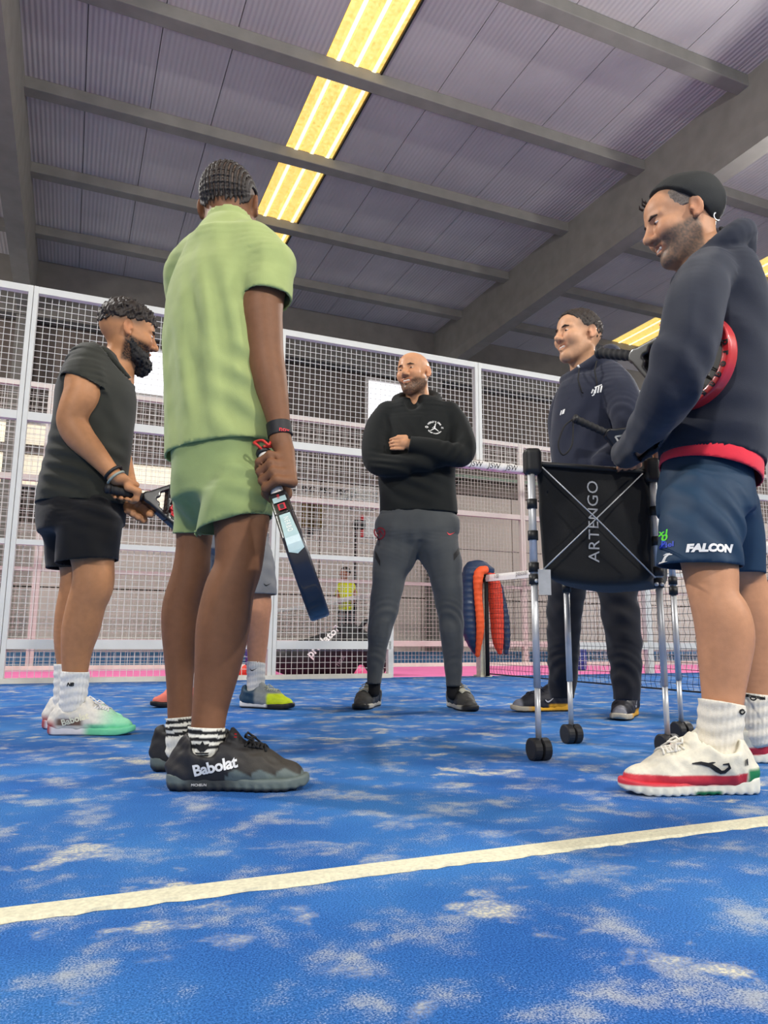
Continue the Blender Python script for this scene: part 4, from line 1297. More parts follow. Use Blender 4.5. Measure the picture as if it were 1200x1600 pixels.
    pan = mat('panel_black', srgb(16, 16, 18), .7)
    c = P(588, 872, 3.4); decal('side_panel', xf2d(poly2d([(-2, 14), (-2, 2), (6, -12), (6, -3)]), 1 / PPM(c)), c, (1, 0, 0), (0, 0, 1), bv, pan, o)
    c = P(714, 866, 3.4); decal('side_panel', xf2d(poly2d([(5, 13), (5, 2), (-5, -10), (-5, 0)]), 1 / PPM(c)), c, (1, 0, 0), (0, 0, 1), bv, pan, o)
    for L in ([(585, 1080, 3.52, 9), (585, 1062, 3.52, 10)], [(708, 1084, 3.52, 10), (708, 1064, 3.52, 10.8)]): sock(t, L, srgb(20, 20, 22), ribs=False)

    def up(x, y, z):
        C = np.tile(np.array(srgb(50, 50, 50)), (len(x), 1)); C = mixc(C, sm(x, .18, .22), srgb(66, 65, 62)); C = mixc(C, sm(.06 - x, 0, .02), srgb(120, 118, 112)); return C

    def so(x, y, z):
        C = np.tile(np.array(srgb(176, 172, 160)), (len(x), 1)); C = mixc(C, sm(.011 - z, 0, .003), srgb(28, 28, 28)); return mixc(C, sm(x, .24, .26), srgb(40, 40, 40))
    st = dict(upper=up, sole=so, lace=srgb(196, 194, 176), lace_name='beige', label='black running shoe with beige laces and sole')
    SHIFT[0] = 0.0
    shoe(t, ground(588, 1102), (-.30, -.95), st, L=.30, res=.0046, ax=.062, cw=.038)
    shoe(t, ground(705, 1104), (.26, -.96), st, L=.30, res=.0046, ax=.062, cw=.038)


coach()
# ------------------------------------------------------------------ player in the navy hoodie behind the ball cart
def navy_hoodie_player():
    t = thing('person', 'short-haired person in navy hoodie and black trousers smiling beside the ball cart', 'person', tuple(ground(905, 1125)))
    B = Field(.0046); hc = P(904, 526, 3.08); HR = frame((-.92, -.38, .03), (.0, 0, 1)); hs = 1.0
    head(B, hc, HR, hs, smile=.8)
    limb(B, [(908, 545, 3.09, 20), (912, 570, 3.10, 21), (918, 600, 3.10, 25)], .025)
    limb(B, [(922, 615, 3.10, 32), (922, 700, 3.1, 40), (922, 830, 3.1, 42)], .03)
    grip(B, P(938, 752, 2.92), (0, .3, 1), (-.9, 0, 0), P(946, 738, 2.92), rc=.008); grip(B, P(913, 756, 3.02), (0, .3, 1), (.9, -.3, 0), P(906, 742, 3.06), rc=.008)
    limb(B, [(946, 738, 2.92, 11), (960, 712, 2.91, 13), (975, 698, 2.95, 13)], .01); limb(B, [(906, 742, 3.06, 11), (890, 705, 3.18, 13), (884, 680, 3.26, 13), (922, 640, 3.1, 13)], .01); limb(B, [(975, 698, 2.95, 13), (975, 650, 2.95, 14), (925, 625, 3.1, 14)], .01)
    limb(B, [(905, 840, 3.15, 26), (885, 930, 3.25, 20), (878, 1070, 3.34, 12)], .02)
    limb(B, [(940, 840, 3.05, 28), (966, 940, 2.98, 21), (978, 1080, 2.95, 13)], .02)
    V, Fq = B.surf()
    C = skin_cols(V, hc, HR, srgb(214, 164, 128), hs, beard=.18, beard_col=srgb(110, 82, 66), scalp=.75, scalp_col=srgb(70, 56, 46), smile=.8)
    raw('body', V, Fq, mat_vc('skin_light', .45, **SKIN), t, col=C)
    face_bits(t, hc, HR, hs, smile=.8, tone=srgb(214, 164, 128))
    hair_cap(t, hc, HR, hs, .0035, lambda f, l, u: np.maximum(.016 + 1.25 * np.maximum(f - .028, 0) + 1.2 * np.minimum(f + .022, 0) - u, f - .088), srgb(44, 34, 28), lift=.010, noise=.0025, lam=.02, seed=42)
    m = cloth('navy_fleece', (38, 42, 58), .85); F = Field(.0056)
    rings(F, [(925, 790, 3.1, 58, .17, 0), (925, 750, 3.1, 60, .17, 0), (923, 700, 3.1, 61, .17, 0), (924, 655, 3.1, 61, .18, 0), (927, 622, 3.1, 57, .18, 0), (930, 600, 3.1, 46, .15, 0), (926, 586, 3.1, 33, .11, 0)], .03, cut=(P(925, 770, 3.1), (0, 0, -1)))
    limb(F, [(952, 590, 3.0, 26), (968, 612, 2.93, 27), (980, 645, 2.88, 27), (986, 675, 2.88, 25), (975, 698, 2.90, 21), (945, 722, 2.92, 18)], .025)
    limb(F, [(900, 605, 3.22, 24), (884, 640, 3.27, 24), (882, 690, 3.26, 24), (905, 722, 3.1, 20)], .025)
    hood_ring(F, P(918, 573, 3.10), (-.42, -.12, 1), .110, .106, .044, (.95, .3, .1), .010)
    wv = waves(15, .002, .15)
    F.disp = lambda p: wv(p) + fold(p, P(970, 640, 2.8), (.6, 0, 1), .06, .003, .07, 0, 1, .6) + fold(p, P(900, 660, 2.95), (1, 0, -.6), .09, .004, .12) + fold(p, P(950, 680, 2.8), (.3, 0, 1), .05, .003, .06)
    o, bv = garment('hoodie', F, m, t, .004)
    c = P(931, 614, 2.95); x = 1 / PPM(c)
    decal('logo', xf2d(merge2d(strip2d([(-9, -3), (-6, 3), (-4, 0), (-6, -6), (-9, -7)], .9), *[strip2d([(a, -4), (a + 3.5, 6)], 1.1) for a in (-4, 0, 4)], strip2d([(-3, 5.5), (8, 8)], .8)), x), c, (1, -.1, .12), (0, 0, 1), bv, WHITE, o, reach=.2)
    c = P(877, 640, 2.97); decal('logo', xf2d(merge2d(*[strip2d([(a, -3), (a + 3, 4)], .9) for a in (-3, 0, 2)]), 1 / PPM(c)), c, (1, -.3, .1), (0, 0, 1), bv, WHITE, o, reach=.2)
    for q, (px, py) in enumerate(((917, 563), (897, 577))):
        a = P(px + 16 - q * 8, py - 2, 2.97 + q * .02)
        mb = MB().tube([a, P(px + 12 - q * 6, py + 16, 2.93), P(px + 16 - q * 4, py + 36, 2.92), P(px + 14, py + 45 - 8 * q, 2.925)], .0032, 6)
        mb.build('drawstring', mat('cord_black', srgb(20, 20, 24), .8), o, smooth=True)
        mb = MB().tube([a, a + np.array([-.006, -.004, .012])], .004, 8); mb.build('cord_tip', WHITE, o, smooth=True)
    m = cloth('black_track', (27, 28, 35), .8); F = Field(.0058)
    rings(F, [(925, 745, 3.1, 52, .15, 0), (925, 800, 3.1, 58, .16, 0), (923, 840, 3.1, 60, .16, 0), (923, 870, 3.1, 54, .14, 0)], .03)
    limb(F, [(905, 850, 3.15, 36), (886, 920, 3.24, 29), (881, 990, 3.29, 25.5), (880, 1045, 3.33, 23), (878, 1080, 3.35, 20), (878, 1110, 3.35, 19)], .02, cut=(P(878, 1090, 3.35), (0, 0, -1)), rad=.12)
    limb(F, [(942, 850, 3.05, 38), (963, 915, 2.99, 31), (970, 960, 2.97, 28.5), (975, 1010, 2.96, 26.5), (978, 1055, 2.95, 23), (979, 1085, 2.94, 21), (979, 1115, 2.94, 20)], .02, cut=(P(979, 1093, 2.94), (0, 0, -1)), rad=.12)
    wv2 = waves(25, .003, .09)
    F.disp = lambda p: wv2(p) + fold(p, P(975, 1050, 2.87), (.5, 0, 1), .06, .0045, .08, 0, 1, .5) + fold(p, P(880, 1040, 3.25), (-.4, 0, 1), .055, .004, .08, 0, 1, .5) + fold(p, P(968, 950, 2.88), (.6, 0, 1), .07, .005, .1)
    garment('trousers', F, m, t, .003)

    def up(x, y, z):
        C = np.tile(np.array(srgb(32, 33, 42)), (len(x), 1)); C = mixc(C, sm(x, .245, .262), srgb(128, 130, 140)); return mixc(C, sm(.04 - z, 0, .008) * sm(.13 - x, 0, .02), srgb(216, 160, 40))

    def so(x, y, z):
        C = np.tile(np.array(srgb(226, 168, 44)), (len(x), 1)); C = mixc(C, sm(x, .2, .24), srgb(190, 180, 160)); return mixc(C, sm(.009 - z, 0, .003), srgb(60, 50, 30))
    st = dict(upper=up, sole=so, lace=srgb(26, 28, 44), lace_name='navy', label='navy court shoe with amber yellow sole')
    h = ground(893, 1112) + np.array([0, .04, 0]); so1, b1, _, w1, R1 = shoe(t, h, (-.97, -.22), st, L=.30, res=.0046, side=1, ax=.06, cw=.042)
    decal('mark', xf2d(swoosh(), .05, .2), w1(.12, .08, .055), -R1[0], (0, 0, 1), b1, mat('mark_silver', srgb(190, 190, 196), .4), so1)
    h = ground(990, 1118) + np.array([0, .02, 0]); so2, b2, _, w2, R2 = shoe(t, h, (-.50, -.87), st, L=.30, res=.0046, side=1, ax=.06, cw=.042)
    decal('mark', xf2d(swoosh(), .06, .3), w2(.12, .08, .058), -R2[0], (0, 0, 1), b2, mat('mark_silver', srgb(190, 190, 196), .4), so2)


navy_hoodie_player()


# ------------------------------------------------------------------ player with the backward cap, right
def cap_player():
    t = thing('person', 'bearded person in backward cap, dark hoodie and navy shorts at the right edge', 'person', tuple(ground(1120, 1225)))
    B = Field(.0044); hc = P(1066, 346, 1.93); HR = frame((-.965, .06, -.24), (-.1, 0, 1)); hs = .98
    head(B, hc, HR, hs, smile=.5)
    limb(B, [(1078, 360, 1.935, 32), (1090, 390, 1.94, 34), (1104, 425, 1.945, 40)], .03)
    limb(B, [(1112, 450, 1.95, 48), (1116, 560, 1.95, 55), (1110, 730, 1.95, 58)], .03)
    limb(B, [(1100, 790, 1.87, 55), (1106, 860, 1.80, 44), (1111, 900, 1.775, 40), (1116, 935, 1.76, 37), (1128, 965, 1.755, 42), (1133, 995, 1.755, 42.5), (1132, 1030, 1.755, 38.5), (1130, 1070, 1.755, 33), (1129, 1105, 1.75, 29.5), (1126, 1150, 1.745, 26)], .015)
    limb(B, [(1130, 790, 2.03, 50), (1150, 860, 2.09, 34), (1163, 905, 2.12, 31), (1172, 950, 2.13, 34), (1184, 1000, 2.14, 34), (1186, 1040, 2.14, 30), (1184, 1085, 2.14, 24), (1182, 1120, 2.14, 21)], .015)
    limb(B, [(1112, 460, 1.97, 26), (1085, 500, 2.1, 22), (1050, 600, 2.12, 20), (1040, 670, 2.16, 15), (1038, 692, 2.24, 13)], .01); grip(B, P(1034, 712, 2.32), (.9, .1, .2), (0, -.1, 1), P(1038, 695, 2.26), rc=.01)
    limb(B, [(1110, 460, 1.93, 28), (1085, 500, 1.72, 26), (1062, 575, 1.66, 24), (1043, 620, 1.70, 22)], .01)
    limb(B, [(1043, 620, 1.70, 22), (1012, 675, 1.92, 18), (984, 706, 2.14, 16)], .01); grip(B, P(978, 722, 2.24), (.9, .1, .2), (0, -.2, 1), P(984, 706, 2.14), rc=.012)
    V, Fq = B.surf()
    C = skin_cols(V, hc, HR, srgb(206, 152, 116), hs, beard=.9, beard_col=srgb(104, 92, 82), scalp=.55, scalp_col=srgb(128, 108, 92), smile=.5, line=.016)
    legs = sm(.62 - V[:, 2], 0, .1)
    C = mixc(C, legs * .35, srgb(176, 120, 84))
    raw('body', V, Fq, mat_vc('skin_fair', .48, **SKIN), t, col=C)
    face_bits(t, hc, HR, hs, smile=.5, tone=srgb(206, 152, 116), brow=srgb(70, 54, 44), teeth=True)
    w = lambda f, l, u: hc + hs * (f * HR[0] + l * HR[1] + u * HR[2])
    hair_cap(t, hc, HR, hs, .003, lambda f, l, u: np.maximum(np.maximum(.012 - u, u - .075), f - .045), srgb(120, 108, 98), lift=.0, noise=.0006, lam=.02, seed=44)
    for i in range(4):
        q = w(.084 - .006 * (i % 3), -.03 + .011 * i, .078 + .004 * (i % 2)); MB().tube([q, q + .008 * HR[0] + .008 * HR[2], q + .010 * HR[0] + .014 * HR[2] + .008 * HR[1]], [.0035, .003, .001], 6).build('hair_tuft', mat('hair_dark', srgb(48, 40, 36), .7), t, smooth=True)
    # cap worn backwards
    F = Field(.004); F.add(ell(w(-.016, 0, .048), np.array((.110, .088, .086)) * hs, HR)); F.add(ell(w(-.03, 0, .04), np.array((.1, .088, .085)) * hs, HR), .03)

    def keep(X, Y, Z):
        x, y, z = X - hc[0], Y - hc[1], Z - hc[2]; q = [(HR[i, 0] * x + HR[i, 1] * y + HR[i, 2] * z) / hs for i in range(3)]
        return np.maximum(.034 + 1.2 * q[0] - q[2], q[0] * .9 - q[2] * .35 - .05) * hs
    F.cut(keep); F.disp = waves(34, .0012, .06)
    V, Fq = F.surf(); co = raw('cap', V, Fq, mat('cap_black', srgb(34, 36, 36), .8, var=.1, bump=.2), t); bvc = bvh_of(V, Fq)
    F = Field(.0036)
    for a in np.linspace(-1, 1, 13):
        th = a * 1.15; p0 = w(-.016 - .100 * math.cos(th), .084 * math.sin(th), -.085 + .0); p1 = p0 - .022 * math.cos(a * .9) * HR[0] - .048 * HR[2] + .004 * HR[1] * a
        F.add(cap(p0, p1, .006, .0045), .012)
    V, Fq = F.surf(); raw('brim', V, Fq, mat('cap_black', srgb(34, 36, 36)), co)
    decal('logo', xf2d(strip2d([(9 * math.cos(a), 9 * math.sin(a)) for a in np.linspace(1.9, 5.4, 16)], [.3] + [1.3] * 14 + [.4]), .0012), P(1121, 338, 1.8), (1, .3, 0), (0, 0, 1), bvc, WHITE, co, reach=.3)
    # hoodie
    m = cloth('dark_navy_fleece', (40, 44, 56), .85); F = Field(.006)
    rings(F, [(1110, 760, 1.95, 74, .155, 0), (1111, 715, 1.95, 76, .16, 0), (1114, 670, 1.95, 78, .165, 0), (1118, 620, 1.95, 78, .165, 0), (1120, 570, 1.95, 76, .165, 0), (1119, 515, 1.95, 73, .165, 0), (1118, 465, 1.95, 67, .165, 0), (1119, 435, 1.95, 56, .15, 0), (1114, 412, 1.95, 42, .11, 0)], .03, cut=(P(1112, 722, 1.95), (-.20, 0, -1)))
    limb(F, [(1106, 428, 1.84, 40), (1092, 455, 1.74, 44), (1083, 490, 1.69, 47), (1075, 530, 1.665, 47), (1062, 575, 1.655, 45), (1043, 620, 1.70, 40), (1022, 655, 1.82, 34), (1003, 684, 1.98, 28), (986, 702, 2.12, 24), (975, 712, 2.2, 23)], .018, cut=(P(977, 711, 2.19), P(984, 704, 2.14) - P(1003, 684, 1.98)), rad=.12)
    limb(F, [(1100, 440, 2.08, 36), (1070, 520, 2.14, 38), (1050, 600, 2.12, 34), (1044, 662, 2.14, 24)], .02)
    hood_ring(F, P(1108, 402, 1.945), (-.45, 0, 1), .105, .095, .036, (1, .05, .15), .02)
    limb(F, [(1120, 378, 1.945, 22), (1146, 386, 1.945, 26), (1158, 405, 1.945, 18)], .03)
    wv = waves(16, .002, .17)
    F.disp = lambda p: wv(p) + fold(p, P(1050, 600, 1.6), (.8, 0, .6), .075, .006, .13) + fold(p, P(1035, 500, 1.65), (1, 0, -.25), .06, .004, .12) + fold(p, P(1010, 670, 1.62), (1, 0, .8), .045, .006, .07) + fold(p, P(1130, 650, 1.8), (.15, 0, 1), .09, .004, .12) + fold(p, P(1140, 480, 1.8), (1, 0, 1), .1, .003, .14)
    o, bv = garment('hoodie', F, m, t, .004)
    # red shirt tail under the hoodie
    F = Field(.0058)
    rings(F, [(1108, 800, 1.95, 69, .15, 0), (1108, 755, 1.95, 72, .156, 0), (1109, 722, 1.95, 72, .155, 0), (1110, 690, 1.95, 66, .14, 0)], .02, cut=(P(1105, 741, 1.95), (-.30, .0, -1)))
    garment('red_shirt', F, cloth('red_tee', (236, 54, 72), .8), t, .003)
    m = cloth('navy_shorts', (36, 60, 84), .6, sheen=.0); F = Field(.0056)
    rings(F, [(1106, 690, 1.95, 58, .125, 0), (1104, 730, 1.95, 64, .132, 0), (1101, 778, 1.95, 69, .15, 0), (1102, 800, 1.95, 69, .15, 0)], .03)
    limb(F, [(1096, 795, 1.86, 62), (1094, 840, 1.81, 62), (1093, 930, 1.78, 62)], .03, cut=(P(1091, 885, 1.79), (-.04, 0, -1)), rad=.19)
    limb(F, [(1132, 795, 2.02, 50), (1146, 850, 2.08, 45), (1152, 930, 2.12, 42)], .03, cut=(P(1155, 897, 2.10), (0, 0, -1)), rad=.15)
    wv3 = waves(26, .003, .12, stretch=(1, 1, .6))
    F.disp = lambda p: wv3(p) + fold(p, P(1110, 790, 1.75), (1, 0, .75), .07, .0055, .12, .5, .8) + fold(p, P(1060, 770, 1.75), (1, 0, -.3), .07, .004, .1) + fold(p, P(1140, 830, 1.74), (1, 0, .5), .06, .005, .09)
    o, bv = garment('shorts', F, m, t, .003)
    c = P(1123, 853, 1.66); decal('lettering', text2d('FALCON', .025, shear=.25, bold=.0016), c, (1, .0, -.03), (0, 0, 1), bv, WHITE, o, reach=.2)
    c = P(1048, 868, 1.70); x = .8 / PPM(c)
    decal('logo', xf2d(merge2d(strip2d([(-10, -7), (-7, -9), (-4, -5), (0, 4), (5, 8), (11, 7)], [2.2, 2.4, 2.2, 2, 1.8, .6]), strip2d([(-3, 7), (2, 9.5), (8, 10)], [.5, 1.1, .4])), x), c, (1, -.2, 0), (0, 0, 1), bv, WHITE, o, reach=.2)
    c = P(1040, 833, 1.70); decal('lettering', text2d('x10', .022, shear=.25, bold=.0006), c, (1, -.2, .05), (0, 0, 1), bv, mat('print_green', srgb(90, 220, 40)), o, reach=.2)
    c = P(1046, 846, 1.70); decal('lettering', text2d('padel', .018, shear=.2, bold=.0004), c, (1, -.2, .08), (0, 0, 1), bv, mat('print_blue', srgb(40, 70, 190)), o, reach=.2)
    wh = srgb(226, 220, 206)
    s1, b1 = sock(t, [(1122, 1178, 1.745, 31), (1124, 1150, 1.75, 32.5), (1128, 1097, 1.75, 34)], wh)
    s2, b2 = sock(t, [(1182, 1145, 2.14, 24), (1182, 1120, 2.14, 25), (1183, 1084, 2.14, 26)], wh)
    mk = mat('sock_mark', srgb(16, 16, 18), .8)
    oo = strip2d([(2.6 * math.cos(a), 1.7 * math.sin(a)) for a in np.linspace(.5, 6.6, 14)], .7)
    c = P(1155, 1112, 1.71); decal('mark', xf2d(oo, 2 / PPM(c)), c, (.8, .6, 0), (0, 0, 1), b1, mk, s1)
    c = P(1186, 1091, 2.0); decal('mark', xf2d(merge2d(xf2d(oo, 1.7, 0, (-9, 0)), xf2d(text2d('asics', 8.5, shear=.2, bold=.2), 1, 0, (8, 0))), 1 / PPM(c)), c, (1, 0, 0), (0, 0, 1), b2, mk, s2)

    def up(x, y, z):
        C = np.tile(np.array(srgb(232, 226, 206)), (len(x), 1))
        red = sm(.043 + .006 * sm(x, .1, .02) - z, 0, .003) * sm(x, .04, .045)
        C = mixc(C, red, srgb(206, 52, 66)); C = mixc(C, sm(.045 - x, 0, .01) * sm(.055 - z, 0, .006), srgb(22, 120, 74)); return C

    def so(x, y, z):
        C = np.tile(np.array(srgb(232, 230, 214)), (len(x), 1)); C = mixc(C, sm(z, .019, .022) * sm(x, .06, .075), srgb(206, 52, 66)); C = mixc(C, sm(.010 - z, 0, .003) * sm(x, .09, .1) * sm(.16 - x, 0, .01), srgb(22, 120, 74)); return C
    st = dict(upper=up, sole=so, lace=srgb(236, 232, 220), lace_name='cream', grooves=True, label='cream court shoe with red and green trim')
    h = np.array([P(1184, 1225, 1.74)[0], 1.74, 0]); so1, bq, bs, w1, R1 = shoe(t, h, (-1, -.05), st, L=.318, side=1, ax=.088, cw=.052, dip=.0)
    jm = merge2d(strip2d([(-28, 6), (-14, 7), (0, 4), (10, -3), (18, -8)], [.8, 2.6, 3.4, 3.8, 2.4]), strip2d([(14, -7), (22, -6), (29, 1), (27, 7), (18, 6)], [2.6, 3, 2.6, 2, .8]), strip2d([(-4, 5), (4, 8), (8, 9)], [2.4, 1.4, .3]))
    decal('emblem', xf2d(jm, .00135), w1(.125, .09, .058), -R1[0], (0, 0, 1), bq, mat('print_black', srgb(22, 22, 24)), so1)
    decal('emblem', xf2d(merge2d(*[strip2d([(a, -5), (a + 1.5, 5)], .6) for a in (-5, -3, -1)], strip2d([(2, -5), (1, 6)], 1.4)), .0013), w1(.045, .09, .068), -R1[0], (0, 0, 1), bq, mat('print_black', srgb(22, 22, 24)), so1)
    h = np.array([P(1222, 1180, 2.16)[0], 2.16, 0]); so2, bq, bs, w2, R2 = shoe(t, h, (-.97, .1), st, L=.318, side=1, ax=.088, cw=.048, res=.0046)
    decal('emblem', xf2d(jm, .0012), w2(.16, .09, .056), -R2[0], (0, 0, 1), bq, mat('print_black', srgb(22, 22, 24)), so2)


cap_player()


# ------------------------------------------------------------------ player hidden behind the green kit, and the far one in yellow
def hidden_player():
    t = thing('person', 'person in grey shorts and neon shoes mostly hidden behind the green kit', 'person', tuple(ground(330, 1100)))
    B = Field(.0055); hc = P(350, 600, 3.72); HR = frame((.55, -.8, 0), (0, 0, 1))
    head(B, hc, HR, 1.0)
    limb(B, [(350, 612, 3.73, 18), (350, 650, 3.74, 22)], .02); limb(B, [(350, 670, 3.76, 22), (348, 760, 3.75, 26), (348, 850, 3.75, 26)], .03); limb(B, [(300, 676, 3.75, 13), (350, 668, 3.76, 14), (400, 676, 3.75, 13)], .02)
    for s_ in (-1, 1): limb(B, [(350 + s_ * 52, 675, 3.74, 16), (348 + s_ * 54, 740, 3.70, 15), (346 + s_ * 30, 790, 3.6, 12)], .012); grip(B, P(346 + s_ * 24, 800, 3.57), (0, -.3, 1), (.8 * s_, 0, -.4), P(346 + s_ * 30, 790, 3.6), rc=.008)
    limb(B, [(372, 850, 3.74, 24), (394, 905, 3.70, 23), (403, 940, 3.69, 21), (402, 970, 3.69, 19.5), (402, 1000, 3.70, 17), (401, 1030, 3.70, 14), (400, 1065, 3.70, 12)], .015)
    limb(B, [(326, 850, 3.76, 24), (310, 930, 3.78, 21), (305, 990, 3.80, 18), (304, 1050, 3.82, 13), (303, 1075, 3.82, 11)], .015)
    V, Fq = B.surf(); raw('body', V, Fq, mat_vc('skin_warm', .42, **SKIN), t, col=skin_cols(V, hc, HR, srgb(196, 140, 108)))
    hair_cap(t, hc, HR, 1.0, .006, lambda f, l, u: .03 + .5 * np.maximum(f, 0) - u, srgb(40, 32, 26), lift=.01, seed=47, res=.006)
    F = Field(.007); rings(F, [(350, 800, 3.74, 56, .13, 0), (349, 740, 3.74, 56, .13, 0), (350, 690, 3.74, 58, .13, 0), (350, 660, 3.74, 44, .1, 0)], .03)
    for s_ in (-1, 1): limb(F, [(350 + s_ * 42, 665, 3.74, 20), (350 + s_ * 53, 700, 3.72, 20)], .03)
    garment('t_shirt', F, cloth('grey_tee', (120, 122, 126), .9), t, .004)
    F = Field(.006); rings(F, [(349, 780, 3.74, 54, .13, 0), (349, 830, 3.74, 60, .14, 0), (349, 860, 3.74, 58, .13, 0)], .03)
    limb(F, [(378, 850, 3.72, 42), (392, 890, 3.70, 38), (396, 960, 3.69, 36)], .03, cut=(P(395, 929, 3.69), (.0, 0, -1)), rad=.16)
    limb(F, [(322, 850, 3.76, 40), (308, 900, 3.78, 34), (302, 960, 3.78, 32)], .03, cut=(P(304, 929, 3.78), (0, 0, -1)), rad=.16)
    F.disp = waves(27, .003, .1)
    o, bv = garment('shorts', F, cloth('grey_shorts', (122, 124, 128), .75), t, .003)
    c = P(421, 912, 3.55); decal('logo', xf2d(swoosh(), 13 / PPM(c), .1), c, (1, .3, 0), (0, 0, 1), bv, BK, o, reach=.2)
    s1, b1 = sock(t, [(399, 1074, 3.70, 13), (400, 1062, 3.70, 14), (400, 1033, 3.70, 14.5)], srgb(222, 220, 214))
    c = P(393, 1047, 3.6); decal('mark', xf2d(swoosh(), 12 / PPM(c), .1), c, (1, 0, 0), (0, 0, 1), b1, BK, s1, reach=.2)
    sock(t, [(303, 1082, 3.82, 12), (303, 1050, 3.82, 14)], srgb(222, 220, 214))

    def up(x, y, z):
        C = np.tile(np.array(srgb(40, 70, 92)), (len(x), 1)); C = mixc(C, sm(x, .09, .11), srgb(140, 146, 146)); return mixc(C, sm(x, .16, .18) * sm(.08 - z, 0, .01), srgb(206, 226, 26))

    def so(x, y, z): return mixc(mixc(np.tile(np.array(srgb(226, 226, 224)), (len(x), 1)), sm(x, .16, .18), srgb(30, 30, 32)), sm(.01 - z, 0, .003), srgb(30, 30, 32))
    st = dict(upper=up, sole=so, lace=srgb(186, 190, 170), lace_name='pale', label='teal and neon yellow court shoe')
    h = np.array([P(376, 1100, 3.72)[0], 3.72, 0]); shoe(t, h, (.93, -.36), st, L=.295, res=.005, side=-1, ax=.07, cw=.04)

    def up2(x, y, z): return mixc(np.tile(np.array(srgb(240, 128, 108)), (len(x), 1)), sm(.1 - x, 0, .03) * sm(.06 - z, 0, .02), srgb(226, 220, 60))
    st2 = dict(upper=up2, sole=so, lace=srgb(186, 190, 170), lace_name='pale', label='coral and yellow court shoe')
    h = np.array([P(320, 1100, 3.86)[0], 3.86, 0]); shoe(t, h, (-.72, -.69), st2, L=.295, res=.005, side=1, ax=.07, cw=.04)


hidden_player()


def far_player():
    t = thing('person', 'distant person in bright yellow top standing behind the far net', 'person', tuple(P(540, 1026, 14.0) * np.array([1, 1, 0])))
    B = Field(.014); d = 14.0
    hc = P(539, 897, d); HR = frame((-.6, -.75, .1), (0, 0, 1)); head(B, hc, HR, 1.05)
    limb(B, [(540, 900, d, 4), (541, 912, d, 5)], .02); limb(B, [(541, 915, d, 9), (541, 960, d, 10)], .03)
    for s_ in (-1, 1): limb(B, [(541 + s_ * 11, 917, d, 3.6), (541 + s_ * 13, 930, d - .05, 3.2), (541 + s_ * 10, 942, d - .2, 2.6)], .02); limb(B, [(541 + s_ * 5, 958, d, 7), (541 + s_ * 6, 990, d, 5), (541 + s_ * 6, 1020, d, 3.4)], .02)
    V, Fq = B.surf(); raw('body', V, Fq, mat_vc('skin_warm', .42, **SKIN), t, col=skin_cols(V, hc, HR, srgb(150, 96, 76)))
    hair_cap(t, hc, HR, 1.05, .01, lambda f, l, u: .02 + .4 * np.maximum(f, 0) - u, srgb(40, 32, 26), lift=.01, seed=48, res=.012)
    F = Field(.014); limb(F, [(541, 913, d, 9), (541, 930, d, 12), (541, 950, d, 11.5)], .03)
    for s_ in (-1, 1): limb(F, [(541 + s_ * 9, 915, d, 5), (541 + s_ * 13, 928, d, 4.6)], .03)
    garment('yellow_top', F, cloth('neon_yellow', (206, 214, 20), .8), t, 0)
    F = Field(.014); limb(F, [(541, 948, d, 10.5), (541, 960, d, 10.5)], .03)
    for s_ in (-1, 1): limb(F, [(541 + s_ * 5, 958, d, 8), (541 + s_ * 6, 990, d, 6), (541 + s_ * 6, 1018, d, 5)], .03)
    garment('trousers', F, cloth('dark_trousers', (40, 40, 44), .8), t, 0)


far_player()
# ------------------------------------------------------------------ padel rackets
def reach_to(px, py, d0, tip, step, L=.455):
    """point on the sight line of px, py that lies a racket's length from the tip"""
    d = d0
    for i in range(400):
        if np.linalg.norm(P(px, py, d) - tip) >= L: break
        d += step
    return P(px, py, d)


